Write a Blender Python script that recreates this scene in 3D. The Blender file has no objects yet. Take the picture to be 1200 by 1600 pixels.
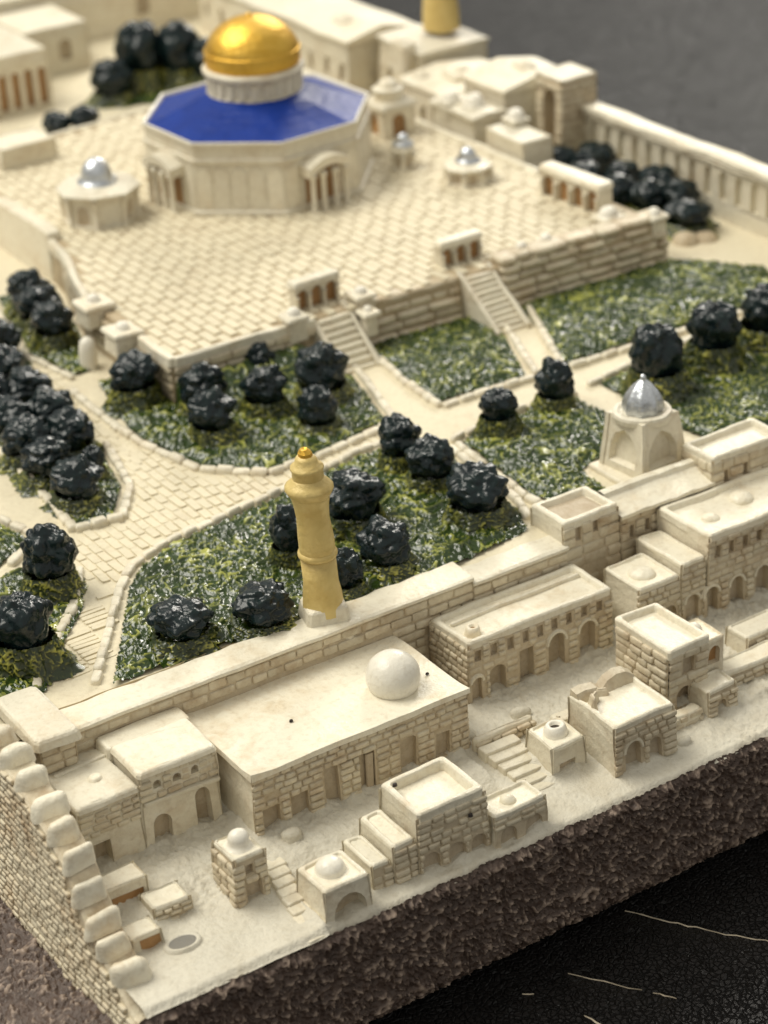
import bpy, bmesh, math, random
from mathutils import Vector, Matrix, noise
from mathutils.geometry import tessellate_polygon

random.seed(7)
U = 0.006            # one modelling unit in metres: the souvenir is about 19 cm wide
R = math.radians
scene = bpy.context.scene
COL = scene.collection

# ------------------------------------------------------------------ camera
def setup_camera():
    pitch, roll, phi, f = R(28.2), R(3.2), R(32.0), 3560.0
    Rt = Vector((math.cos(phi), -math.sin(phi), 0)); F = Vector((math.sin(phi), math.cos(phi), 0)); Z = Vector((0, 0, 1))
    fw = F * math.cos(pitch) - Z * math.sin(pitch); up = F * math.sin(pitch) + Z * math.cos(pitch)
    r2 = Rt * math.cos(roll) - up * math.sin(roll); u2 = up * math.cos(roll) + Rt * math.sin(roll)
    cd = bpy.data.cameras.new("camera"); co = bpy.data.objects.new("camera", cd); COL.objects.link(co)
    m = Matrix((r2, u2, -fw)).transposed().to_4x4()
    m.translation = Vector((-13.0995, -30.3959, 27.8589)) * U
    co.matrix_world = m
    cd.sensor_fit = 'VERTICAL'; cd.sensor_height = 24; cd.sensor_width = 18
    cd.lens = f / 1600 * 24
    cd.clip_start = 0.01; cd.clip_end = 50
    cd.dof.use_dof = True
    cd.dof.focus_distance = 47.5 * U
    cd.dof.aperture_fstop = cd.lens / 1000 / (0.42 * U)
    cd.dof.aperture_blades = 0
    scene.camera = co
setup_camera()

# ------------------------------------------------------------------ light
world = bpy.data.worlds.new("World"); scene.world = world; world.use_nodes = True
bg = world.node_tree.nodes["Background"]
bg.inputs[0].default_value = (1.0, 0.972, 0.90, 1); bg.inputs[1].default_value = 0.54

def area(name, direction, dist, size, power, col, target=(12, 14, 2)):
    ld = bpy.data.lights.new(name, 'AREA'); ld.shape = 'RECTANGLE'
    ld.size, ld.size_y = size[0] * U, size[1] * U; ld.energy = power; ld.color = col
    lo = bpy.data.objects.new(name, ld); COL.objects.link(lo)
    d = Vector(direction).normalized(); t = Vector(target)
    lo.location = (t + d * dist) * U
    lo.rotation_euler = (-d).to_track_quat('-Z', 'Y').to_euler()
area("ceiling_lamp", (-0.34, 0.36, 0.87), 230, (150, 120), 20.0, (1.0, 0.96, 0.86))
area("far_lamp", (0.67, 0.62, 0.47), 260, (65, 55), 9.5, (1.0, 0.95, 0.86))

scene.view_settings.view_transform = 'Standard'; scene.view_settings.look = 'None'
scene.view_settings.exposure = 0.0; scene.view_settings.gamma = 1.0

# ------------------------------------------------------------------ materials
M = {}
def nt(name):
    m = bpy.data.materials.new(name); m.use_nodes = True
    t = m.node_tree; b = t.nodes["Principled BSDF"]; M[name] = m
    return m, t, b
def node(t, typ, **kw):
    n = t.nodes.new(typ)
    for k, v in kw.items(): setattr(n, k, v)
    return n
def coords(t, s=1.0):
    g = node(t, "ShaderNodeNewGeometry"); v = node(t, "ShaderNodeVectorMath", operation='SCALE')
    v.inputs[3].default_value = s / U; t.links.new(g.outputs["Position"], v.inputs[0]); return v.outputs[0]
def tex_noise(t, c, scale, detail=6, rough=.55, dist=0):
    n = node(t, "ShaderNodeTexNoise"); n.inputs["Scale"].default_value = scale; n.inputs["Detail"].default_value = detail
    n.inputs["Roughness"].default_value = rough; n.inputs["Distortion"].default_value = dist
    t.links.new(c, n.inputs["Vector"]); return n.outputs["Fac"]
def ramp(t, fac, a, b):
    n = node(t, "ShaderNodeMapRange"); n.inputs[1].default_value = a; n.inputs[2].default_value = b
    t.links.new(fac, n.inputs[0]); return n.outputs[0]
def mixc(t, fac, a, b):
    n = node(t, "ShaderNodeMix", data_type='RGBA')
    if hasattr(fac, "is_linked"): t.links.new(fac, n.inputs[0])
    else: n.inputs[0].default_value = fac
    for k, s in ((6, a), (7, b)):
        if isinstance(s, tuple): n.inputs[k].default_value = (*s, 1)
        else: t.links.new(s, n.inputs[k])
    return n.outputs[2]
def math_(t, op, a, b=None):
    n = node(t, "ShaderNodeMath", operation=op)
    for k, s in ((0, a), (1, b)):
        if s is None: continue
        if isinstance(s, (int, float)): n.inputs[k].default_value = s
        else: t.links.new(s, n.inputs[k])
    return n.outputs[0]
def bump(t, b, h, dist, strength=1.0, bevel=0):
    n = node(t, "ShaderNodeBump"); n.inputs["Strength"].default_value = strength; n.inputs["Distance"].default_value = dist * U
    t.links.new(h, n.inputs["Height"])
    if bevel:
        bv = node(t, "ShaderNodeBevel"); bv.samples = 4; bv.inputs[0].default_value = bevel * U
        t.links.new(bv.outputs[0], n.inputs["Normal"])
    t.links.new(n.outputs[0], b.inputs["Normal"])

def stone(name, col, wash, lo=.50, hi=.78, rough=.42, bev=.035, bd=.035, vary=.10):
    m, t, b = nt(name); c = coords(t)
    big = tex_noise(t, c, .75, 7, .62, .4); fine = tex_noise(t, c, 7.0, 5, .6); mid = tex_noise(t, c, 2.6, 6, .6, .6)
    k = math_(t, 'MULTIPLY', ramp(t, big, lo, hi), ramp(t, mid, .35, .62))
    x = mixc(t, k, col, wash)
    x = mixc(t, math_(t, 'MULTIPLY', ramp(t, fine, .5, .75), .35), x, tuple(v * .72 for v in wash))
    oi = node(t, "ShaderNodeObjectInfo")
    hs = node(t, "ShaderNodeHueSaturation")
    t.links.new(x, hs.inputs["Color"])
    v = node(t, "ShaderNodeMapRange"); v.inputs[3].default_value = 1 - vary; v.inputs[4].default_value = 1 + vary * .5
    t.links.new(oi.outputs["Random"], v.inputs[0]); t.links.new(v.outputs[0], hs.inputs["Value"])
    t.links.new(hs.outputs[0], b.inputs["Base Color"])
    b.inputs["Roughness"].default_value = rough; b.inputs["Specular IOR Level"].default_value = .42
    t.links.new(math_(t, 'ADD', math_(t, 'MULTIPLY', mid, .25), rough - .12), b.inputs["Roughness"])
    pits = tex_noise(t, c, 16, 3, .6)
    h = math_(t, 'ADD', math_(t, 'MULTIPLY', fine, .7), math_(t, 'ADD', math_(t, 'MULTIPLY', pits, .35), mid))
    bump(t, b, h, bd, .8, bev)
    return m
stone("cream", (.74, .68, .53), (.55, .44, .29), .46, .74)
stone("cream_roof", (.79, .735, .585), (.60, .47, .29), .48, .78, .34)
stone("brick", (.67, .595, .435), (.44, .325, .195), .38, .66, .46, 0, .035, .12)
stone("paving", (.68, .61, .44), (.56, .47, .32), .5, .8, .60, 0, .03, .045)
stone("joint_wash", (.56, .475, .335), (.44, .34, .21), .35, .7, .6, 0, .05, .0)
stone("paving_joint", (.46, .37, .235), (.36, .27, .16), .35, .7, .6, 0, .04, .0)
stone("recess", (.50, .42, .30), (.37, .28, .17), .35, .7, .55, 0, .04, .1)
stone("street", (.64, .60, .49), (.52, .46, .34), .4, .8, .55, 0, .06, .0)
stone("brown_wash", (.42, .235, .095), (.28, .15, .06), .4, .7, .45, .03, .03, .2)
stone("white_paint", (.80, .76, .65), (.66, .56, .40), .55, .9, .3, .03, .02, .05)
stone("slate_paint", (.20, .19, .165), (.32, .28, .21), .4, .8, .4, 0, .03, 0)

def simple(name, col, rough, metal=0, col2=None, scale=3, bd=.03, coat=0, bscale=6, spec=.5, bev=0):
    m, t, b = nt(name); c = coords(t)
    n = tex_noise(t, c, scale, 6, .6, .3)
    t.links.new(mixc(t, ramp(t, n, .4, .7), col, col2 or tuple(v * .7 for v in col)), b.inputs["Base Color"])
    b.inputs["Metallic"].default_value = metal; b.inputs["Specular IOR Level"].default_value = spec
    r = tex_noise(t, c, bscale * 1.3, 4)
    t.links.new(math_(t, 'ADD', math_(t, 'MULTIPLY', r, .3), rough - .15), b.inputs["Roughness"])
    b.inputs["Coat Weight"].default_value = coat; b.inputs["Coat Roughness"].default_value = .12
    bump(t, b, tex_noise(t, c, bscale, 5, .55), bd, .8, bev)
    return m
simple("gold_leaf", (.74, .47, .09), .46, 1, (.62, .36, .05), 1.6, .05, 0, 5)
simple("gold_paint", (.66, .505, .19), .44, .08, (.56, .40, .125), 2.0, .06, 0, 4, bev=.03)
simple("blue_roof", (.006, .034, .24), .42, 0, (.005, .026, .19), 1.5, .03, 0, 4, .16)
simple("silver", (.66, .69, .72), .32, .9, (.50, .52, .54), 3, .05, 0, 6)
simple("navy_foliage", (.004, .010, .012), .21, 0, (.007, .018, .017), 3, .05, .0, 4, .36)
simple("dark_hole", (.05, .035, .02), .7)
simple("speck_dark", (.03, .022, .018), .7)  # near-black colour stands in for the shade of small holes

def green(name, dark, tip, lo, hi, rough=.22):
    m, t, b = nt(name); c = coords(t)
    at = node(t, "ShaderNodeAttribute", attribute_name="relief")
    n = tex_noise(t, c, 1.3, 5, .6); fine = tex_noise(t, c, 9, 4)
    k = math_(t, 'MULTIPLY', ramp(t, at.outputs["Fac"], lo, hi), ramp(t, n, .36, .58))
    base = mixc(t, ramp(t, n, .35, .7), dark, tuple(v * 1.4 for v in dark))
    t.links.new(mixc(t, k, base, tip), b.inputs["Base Color"])
    b.inputs["Roughness"].default_value = rough; b.inputs["Specular IOR Level"].default_value = .62
    bump(t, b, fine, .03, .6)
green("grass_paint", (.020, .038, .006), (.42, .43, .09), .52, 1.02, .14)
green("moss_paint", (.020, .032, .006), (.42, .40, .07), .50, .95, .30)

def plinth_mat():
    m, t, b = nt("plinth_brown"); c = coords(t)
    at = node(t, "ShaderNodeAttribute", attribute_name="relief")
    n = tex_noise(t, c, 2.0, 6, .6)
    base = mixc(t, ramp(t, n, .35, .7), (.068, .043, .031), (.105, .069, .050))
    k = math_(t, 'MULTIPLY', ramp(t, at.outputs["Fac"], .50, .95), .9)  # lit pebble peaks painted in: raised grains take a paler colour
    t.links.new(mixc(t, k, base, (.47, .36, .275)), b.inputs["Base Color"])
    b.inputs["Roughness"].default_value = .5
    bump(t, b, tex_noise(t, c, 11, 4), .05, .9)
plinth_mat()

def leather_mat():
    m, t, b = nt("leather"); c = coords(t)
    v = node(t, "ShaderNodeTexVoronoi", feature='DISTANCE_TO_EDGE'); v.inputs["Scale"].default_value = 8.0
    w = tex_noise(t, c, 2.5, 4); mx = node(t, "ShaderNodeVectorMath", operation='ADD')
    sv = node(t, "ShaderNodeVectorMath", operation='SCALE'); sv.inputs[3].default_value = .35
    cb = node(t, "ShaderNodeCombineXYZ"); t.links.new(w, cb.inputs[0]); t.links.new(w, cb.inputs[1])
    t.links.new(cb.outputs[0], sv.inputs[0]); t.links.new(c, mx.inputs[0]); t.links.new(sv.outputs[0], mx.inputs[1])
    t.links.new(mx.outputs[0], v.inputs["Vector"])
    h = ramp(t, v.outputs["Distance"], 0.0, .16)
    t.links.new(mixc(t, h, (.004, .0035, .003), (.009, .008, .0075)), b.inputs["Base Color"])
    t.links.new(math_(t, 'ADD', math_(t, 'MULTIPLY', tex_noise(t, c, .35, 4), .2), .22), b.inputs["Roughness"])
    b.inputs["Specular IOR Level"].default_value = .19
    bump(t, b, math_(t, 'ADD', h, math_(t, 'MULTIPLY', tex_noise(t, c, 14, 3), .3)), .075, 1.0)
leather_mat()
simple("scuff", (.42, .36, .26), .6, 0, (.28, .23, .16), 4)

# ------------------------------------------------------------------ mesh helpers
def wob(p, amp=.05, fr=.75):
    if not amp: return p
    n = noise.noise_vector(Vector((p[0] * fr + 3.1, p[1] * fr, p[2] * fr * 1.6)))
    n2 = noise.noise_vector(Vector((p[0] * fr * 3.3, p[1] * fr * 3.3 + 9, p[2] * fr * 3.3)))
    return (p[0] + (n[0] + .4 * n2[0]) * amp, p[1] + (n[1] + .4 * n2[1]) * amp, p[2] + (n[2] * .7 + .4 * n2[2]) * amp)

class MB:
    def __init__(self): self.v = []; self.f = []; self.rel = []
    def add(self, verts, faces):
        o = len(self.v); self.v += [tuple(p) for p in verts]; self.f += [tuple(i + o for i in q) for q in faces]
    def rings(self, rs, cap0=False, cap1=True):
        """stack of closed rings with equal vertex counts"""
        n = len(rs[0]); vs = [p for r in rs for p in r]; fs = []
        for k in range(len(rs) - 1):
            for i in range(n):
                j = (i + 1) % n; fs.append((k * n + i, k * n + j, (k + 1) * n + j, (k + 1) * n + i))
        if cap1: fs.append(tuple((len(rs) - 1) * n + i for i in range(n)))
        if cap0: fs.append(tuple(reversed(range(n))))
        self.add(vs, fs); return self
    def ring(self, x0, y0, x1, y1, z, c=.05, seg=0):
        c = min(c, (x1 - x0) * .4, (y1 - y0) * .4)
        pts = [(x0 + c, y0), (x1 - c, y0), (x1, y0 + c), (x1, y1 - c), (x1 - c, y1), (x0 + c, y1), (x0, y1 - c), (x0, y0 + c)]
        if seg:
            out = []
            for i in range(8):
                a, b = pts[i], pts[(i + 1) % 8]; L = math.dist(a, b); k = seg if i % 2 == 0 else 1
                for q in range(k): out.append((a[0] + (b[0] - a[0]) * q / k, a[1] + (b[1] - a[1]) * q / k))
            pts = out
        return [(p[0], p[1], z) for p in pts]
    def box(self, x0, y0, z0, x1, y1, z1, draft=.0, bev=.05, seg=0, cap0=False):
        h = z1 - z0; d = draft
        b = min(bev, h * .4, (x1 - x0) * .3, (y1 - y0) * .3)
        g = lambda i, z: self.ring(x0 + i, y0 + i, x1 - i, y1 - i, z, b, seg)
        return self.rings([g(0, z0), g(d * (h - b) / h, z1 - b), g(d + b * .3, z1 - b * .3), g(d + b, z1)], cap0)
    def lathe(self, cx, cy, prof, n=24, sx=1, sy=1, rot=0, cap1=True):
        rs = [[(cx + r * sx * math.cos(2 * math.pi * i / n + rot), cy + r * sy * math.sin(2 * math.pi * i / n + rot), z) for i in range(n)] for r, z in prof]
        return self.rings(rs, False, cap1)
    def xf(self, cx, cy, rot, i0=0):
        c, s = math.cos(rot), math.sin(rot)
        self.v[i0:] = [(cx + (p[0] - cx) * c - (p[1] - cy) * s, cy + (p[0] - cx) * s + (p[1] - cy) * c, p[2]) for p in self.v[i0:]]
        return self
    def mesh(self, name, mat, org=(0, 0, 0), amp=.05, smooth=False):
        me = bpy.data.meshes.new(name)
        vs = [wob(p, amp) for p in self.v]
        me.from_pydata([((p[0] - org[0]) * U, (p[1] - org[1]) * U, (p[2] - org[2]) * U) for p in vs], [], self.f)
        if self.rel:
            a = me.attributes.new("relief", 'FLOAT', 'POINT'); a.data.foreach_set("value", self.rel)
        me.materials.append(M[mat])
        if smooth: me.polygons.foreach_set("use_smooth", [True] * len(me.polygons))
        me.update(); return me

def tag(o, label=None, cat=None, group=None, kind=None):
    for k, v in (("label", label), ("category", cat), ("group", group), ("kind", kind)):
        if v: o[k] = v
    return o
class Thing:
    def __init__(self, name, loc, label, cat, group=None, kind=None):
        self.o = bpy.data.objects.new(name, None); self.o.empty_display_size = .004
        COL.objects.link(self.o); self.loc = loc; self.o.location = Vector(loc) * U
        tag(self.o, label, cat, group, kind)
    def part(self, name, mb, mat, parent=None, amp=.05, smooth=False, label=None, kind=None):
        o = bpy.data.objects.new(name, mb.mesh(name, mat, self.loc, amp, smooth)); COL.objects.link(o)
        o.parent = parent or self.o
        tag(o, label, kind=kind); return o
def single(name, mb, mat, loc, label=None, cat=None, group=None, kind=None, amp=.035, smooth=False):
    o = bpy.data.objects.new(name, mb.mesh(name, mat, loc, amp, smooth)); COL.objects.link(o); o.location = Vector(loc) * U
    return tag(o, label, cat, group, kind)

# shared pillow-shaped blocks: u length, v height, n depth
def block_meshes(mat, k=7, iu=.055, iv=.10):
    out = []
    for q in range(k):
        rr = random.Random(q * 13 + 5); J = lambda a: rr.uniform(-a, a)
        base = [(-.5, -.5), (.5, -.5), (.5, .5), (-.5, .5)]
        # eight-sided outline so that corners look worn
        def ol(s_u, s_v, z, jit):
            hu, hv = .5 - s_u, .5 - s_v; c = .07
            pts = [(-hu + c, -hv), (hu - c, -hv), (hu, -hv + c * 1.6), (hu, hv - c * 1.6), (hu - c, hv), (-hu + c, hv), (-hu, hv - c * 1.6), (-hu, -hv + c * 1.6)]
            return [(a + J(jit), b + J(jit), z) for a, b in pts]
        rs = [ol(0, 0, -.6, .015), ol(.005, .02, .45, .02), ol(iu, iv, .9 + J(.05), .02)]
        mb = MB(); mb.rings(rs, False, False); o = 16
        mb.v.append((J(.1), J(.1), .95 + J(.05)))
        for i in range(8): mb.f.append((o + i, o + (i + 1) % 8, 24))
        me = bpy.data.meshes.new("block"); me.from_pydata(mb.v, [], mb.f); me.materials.append(M[mat])
        me.polygons.foreach_set("use_smooth", [mat != "paving"] * len(me.polygons)); me.update(); out.append(me)
    return out
BLK = {"brick": block_meshes("brick"), "cream": block_meshes("cream"), "paving": block_meshes("paving", 7, .035, .022)}
def put_block(name, parent, origin, c, u, n, v, su, sn, sv, mat="brick"):
    """c centre of the back face in units; u, n, v unit vectors; origin = parent's origin"""
    o = bpy.data.objects.new(name, random.choice(BLK[mat])); COL.objects.link(o); o.parent = parent
    u, n, v = Vector(u), Vector(n), Vector(v)
    if u.cross(v).dot(n) < 0: u = -u
    m = Matrix((u * su * U, v * sv * U, n * sn * U)).transposed().to_4x4()
    m.translation = (Vector(c) - Vector(origin)) * U
    o.matrix_local = m
    return o
def block_into(mb, c, u, n, v, su, sn, sv, kind="paving"):
    """the same block appended to one mesh (for pieces past the limit)"""
    src = random.choice(BLK[kind]); u, n, v, c = Vector(u), Vector(n), Vector(v), Vector(c)
    if u.cross(v).dot(n) < 0: u = -u
    mb.add([tuple(c + u * (q.co.x * su) + v * (q.co.y * sv) + n * (q.co.z * sn)) for q in src.vertices], [tuple(p.vertices) for p in src.polygons])

class Face:
    """a wall face from p0 to p1 in plan (outside on the right), z0..z1, leaning in by draft at the top"""
    def __init__(self, p0, p1, z0, z1, draft=.04):
        self.p0 = Vector((*p0, 0)); d = Vector((*p1, 0)) - self.p0; self.W = d.length; self.u = d.normalized()
        self.n = Vector((self.u.y, -self.u.x, 0)); self.z0, self.z1, self.d = z0, z1, draft
        self.vv = (Vector((0, 0, z1 - z0)) - self.n * draft).normalized()
    def pt(self, u, v, out=0):
        k = (v - self.z0) / max(self.z1 - self.z0, 1e-6)
        p = self.p0 + self.u * u + self.n * (out - self.d * k); return (p.x, p.y, v)
def hole_loop(o):
    """opening: dict u (centre), v0, w, h, arch"""
    u, v0, w, h = o["u"], o["v0"], o["w"], o["h"]; a = o.get("arch", True); r = w / 2
    if not a: return [(u - r, v0), (u + r, v0), (u + r, v0 + h), (u - r, v0 + h)]
    pts = [(u - r, v0), (u + r, v0)]
    rise = min(r * (1.0 if a is True else a), h * .8)
    for i in range(9):
        t = math.pi * i / 8; pts.append((u + r * math.cos(t), v0 + h - rise + rise * math.sin(t)))
    return pts
def wall_face(mb, fc, ops, depth=.12, seg=.4):
    nu = max(1, int(fc.W / seg)); nz = max(1, int((fc.z1 - fc.z0) / seg))
    outer = [(fc.W * i / nu, fc.z0) for i in range(nu)] + [(fc.W, fc.z0 + (fc.z1 - fc.z0) * i / nz) for i in range(nz)]
    outer += [(fc.W * (1 - i / nu), fc.z1) for i in range(nu)] + [(0, fc.z1 - (fc.z1 - fc.z0) * i / nz) for i in range(nz)]
    holes = [hole_loop(o) for o in ops]
    loops = [outer] + holes
    tris = tessellate_polygon([[Vector((a, b, 0)) for a, b in l] for l in loops])
    pts = [q for l in loops for q in l]
    def ori(t):
        a, b, c = (pts[i] for i in t)
        return t if (b[0] - a[0]) * (c[1] - a[1]) - (b[1] - a[1]) * (c[0] - a[0]) > 0 else t[::-1]
    mb.add([fc.pt(*q) for q in pts], [ori(t) for t in tris])
    for o, l in zip(ops, holes):
        n = len(l); dp = o.get("d", depth)
        mb.add([fc.pt(*q) for q in l] + [fc.pt(*q, -dp) for q in l], [(i, i + n, (i + 1) % n + n, (i + 1) % n) for i in range(n)])
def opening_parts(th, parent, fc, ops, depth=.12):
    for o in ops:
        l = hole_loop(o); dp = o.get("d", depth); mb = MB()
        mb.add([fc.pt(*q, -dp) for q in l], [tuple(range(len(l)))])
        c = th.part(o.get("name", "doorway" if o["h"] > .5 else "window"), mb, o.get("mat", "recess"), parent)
        if o.get("trim"):
            tw = o.get("tw", .07); tm = MB(); u, r = o["u"], o["w"] / 2; top = o["v0"] + o["h"]
            sp = top - min(r, o["h"] * .8)
            N = 10; sec = []
            for i in range(N + 1):
                t = math.pi * i / N; ca, sa = math.cos(t), math.sin(t)
                sec.append([fc.pt(u + (r + .005) * ca, sp + (r + .005) * sa, -.02), fc.pt(u + (r + .01) * ca, sp + (r + .01) * sa, .05),
                            fc.pt(u + (r + tw) * ca, sp + (r + tw) * sa, .05), fc.pt(u + (r + tw + .02) * ca, sp + (r + tw + .02) * sa, -.02)])
            vs = [p for s in sec for p in s]; fs = []
            for i in range(N):
                for k in range(3): fs.append((i * 4 + k, i * 4 + k + 1, i * 4 + k + 5, i * 4 + k + 4))
            tm.add(vs, fs); th.part("arch_trim", tm, "cream", parent)
def course(fc, parent, origin, v0, v1, ops, rh=.16, L=.30, proud=.06, mat="brick", u0=0, u1=None, name="brick", gap=.038, maxn=290, jit=.35):
    """irregular stone courses on a wall face, stopping at the openings"""
    u1 = fc.W if u1 is None else u1; rows = max(1, round((v1 - v0) / rh)); rh = (v1 - v0) / rows; cnt = 0
    for r in range(rows):
        a, b = v0 + r * rh, v0 + (r + 1) * rh
        iv = [(u0, u1)]
        for o in ops:
            top = o["v0"] + o["h"]
            if a >= top - .02 or b <= o["v0"] + .02: continue
            r_ = o["w"] / 2 + .02 + (o.get("tw", .07) * .8 if o.get("trim") else 0)
            if o.get("arch", True) and a > top - o["w"] / 2: r_ *= math.sqrt(max(.05, 1 - ((a - (top - o["w"] / 2)) / (o["w"] / 2)) ** 2)) if not o.get("trim") else 1
            nx = []
            for s, e in iv:
                if o["u"] + r_ <= s or o["u"] - r_ >= e: nx.append((s, e)); continue
                if o["u"] - r_ - s > .06: nx.append((s, o["u"] - r_))
                if e - o["u"] - r_ > .06: nx.append((o["u"] + r_, e))
            iv = nx
        for s, e in iv:
            x = s
            while x < e - .04:
                l = L * random.uniform(1 - jit, 1 + jit)
                if e - x - l < L * .4: l = e - x
                if random.random() > .02 and cnt < maxn:
                    vc = (a + b) / 2 + random.uniform(-.012, .012)
                    put_block(name, parent, origin, fc.pt(x + l / 2, vc, 0), fc.u, fc.n, fc.vv, max(.03, l - gap), proud * random.uniform(.6, 1.25), (rh - gap * .85) * random.uniform(.86, 1.04), mat)
                    cnt += 1
                x += l
def parapet(mb, x0, y0, x1, y1, zf, z1, w=.12, seg=6):
    """raised rim: outside skin, rounded top, inside skin down to the roof floor"""
    g = lambda i, z: mb.ring(x0 + i, y0 + i, x1 - i, y1 - i, z, .05, seg)
    mb.rings([g(-.015, zf - .05), g(-.02, z1 - .05), g(.01, z1 - .012), g(w * .5, z1), g(w - .02, z1 - .015), g(w, z1 - .06), g(w + .03, zf)], False, False)
def building(name, rect, z0, z1, label, cat="building", group=None, ops=None, tray=.12, rim=.12, draft=.05, rows=None, roofmat="cream_roof", wallmat="cream", rh=.16, L=.3, sides=("f",), v0=None, v1=None, floor_amp=.035, maxn=290, bu=None):
    """box building: facades with real recessed openings, tray roof, stones on the named sides. f = -y, l = -x, r = +x, b = +y"""
    x0, y0, x1, y1 = rect; loc = (x0, y0, z0); th = Thing(name, loc, label, cat, group); ops = ops or {}
    P = {"f": ((x0, y0), (x1, y0)), "r": ((x1, y0), (x1, y1)), "b": ((x1, y1), (x0, y1)), "l": ((x0, y1), (x0, y0))}
    w = MB(); fcs = {k: Face(*P[k], z0, z1 - tray * .6, draft) for k in "frbl"}
    bs = set(sides) if rows is not False else set(); fm = MB()
    for k in "frbl": wall_face(fm if k in bs else w, fcs[k], ops.get(k, []))
    wo = th.part("wall", w, wallmat)
    fo = th.part("facade", fm, "joint_wash") if bs else wo
    for k in "frbl": opening_parts(th, fo if k in bs else wo, fcs[k], ops.get(k, []))
    r = MB(); d = draft; zt = z1 - tray
    n = 5; g = []
    for j in range(n + 1):
        for i in range(n + 1): g.append((x0 + d + .03 + (x1 - x0 - 2 * d - .06) * i / n, y0 + d + .03 + (y1 - y0 - 2 * d - .06) * j / n, zt + .03 * noise.noise(Vector((x0 + i * 1.7, y0 + j * 1.3, 2)))))
    r.add(g, [(j * (n + 1) + i, j * (n + 1) + i + 1, (j + 1) * (n + 1) + i + 1, (j + 1) * (n + 1) + i) for j in range(n) for i in range(n)])
    ro = th.part("roof", r, roofmat, smooth=True)
    p = MB(); parapet(p, x0 + d, y0 + d, x1 - d, y1 - d, zt - .02, z1, rim, 7); th.part("parapet", p, roofmat)
    for k in sides:
        if rows is not False:
            course(fcs[k], fo, loc, (z0 + .03) if v0 is None else v0, (z1 - .16) if v1 is None else v1, ops.get(k, []), rh, L, maxn=maxn, u0=(bu or {}).get(k, (0, None))[0], u1=(bu or {}).get(k, (0, None))[1])
    th.faces = fcs; th.wall = wo; th.roof = ro
    return th
def op(u, v0, w, h, arch=True, **k): return dict(u=u, v0=v0, w=w, h=h, arch=arch, **k)
def dome_prof(r, z, squash=1.0, n=9, lip=0):
    return [(r * math.cos(math.pi / 2 * i / n), z + r * squash * math.sin(math.pi / 2 * i / n)) for i in range(n)] + [(.012, z + r * squash)]

def inside(p, poly):
    x, y = p; c = False; n = len(poly)
    for i in range(n):
        (xa, ya), (xb, yb) = poly[i], poly[(i + 1) % n]
        if (ya > y) != (yb > y) and x < (xb - xa) * (y - ya) / (yb - ya) + xa: c = not c
    return c
def edge_dist(p, poly):
    x, y = p; best = 9e9; n = len(poly)
    for i in range(n):
        (xa, ya), (xb, yb) = poly[i], poly[(i + 1) % n]
        dx, dy = xb - xa, yb - ya; t = max(0, min(1, ((x - xa) * dx + (y - ya) * dy) / (dx * dx + dy * dy)))
        best = min(best, math.hypot(x - xa - t * dx, y - ya - t * dy))
    return best
def grid_mesh(x0, y0, x1, y1, s, zf, keep=None):
    mb = MB(); nx, ny = max(1, int((x1 - x0) / s)), max(1, int((y1 - y0) / s)); idx = {}
    def vid(i, j):
        if (i, j) not in idx:
            x, y = x0 + (x1 - x0) * i / nx, y0 + (y1 - y0) * j / ny; q = zf(x, y)
            idx[(i, j)] = len(mb.v)
            if isinstance(q, tuple): mb.v.append((x, y, q[0])); mb.rel.append(q[1])
            else: mb.v.append((x, y, q))
        return idx[(i, j)]
    for j in range(ny):
        for i in range(nx):
            if keep and not keep(x0 + (x1 - x0) * (i + .5) / nx, y0 + (y1 - y0) * (j + .5) / ny): continue
            mb.f.append((vid(i, j), vid(i + 1, j), vid(i + 1, j + 1), vid(i, j + 1)))
    return mb
def sstep(a, b, x):
    t = max(0, min(1, (x - a) / (b - a))); return t * t * (3 - 2 * t)
N3 = lambda x, y, z=0: noise.noise(Vector((x, y, z)))
def worms(x, y, f, z=0):
    """embossed wriggling ridges, 0..1"""
    wx, wy = N3(x * f * .5, y * f * .5, z + 5) * .9, N3(x * f * .5, y * f * .5, z + 11) * .9
    n = N3(x * f + wx, y * f + wy, z)
    m = N3(x * f * 1.9 + 7, y * f * 1.9, z + 3)
    return max(0, 1 - abs(n) * 3.2) * .72 + max(0, 1 - abs(m) * 3.4) * .28

def ridges(x, y, f, z=0):
    """thin bright ridges in wide hollows, 0..1"""
    wx, wy = N3(x * f * .5, y * f * .5, z + 5), N3(x * f * .5, y * f * .5, z + 11)
    n = N3(x * f + wx, y * f + wy, z); m = N3(x * f * 1.6 + 7 - wy, y * f * 1.6 + wx, z + 3)
    return max(max(0, 1 - abs(n) * 5.5), .75 * max(0, 1 - abs(m) * 5.0))

# ================================================================== SETTING
TZ, PZ = 2.45, 3.70        # terrace level, upper platform level
LZ = -2.85                 # leather level

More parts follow.
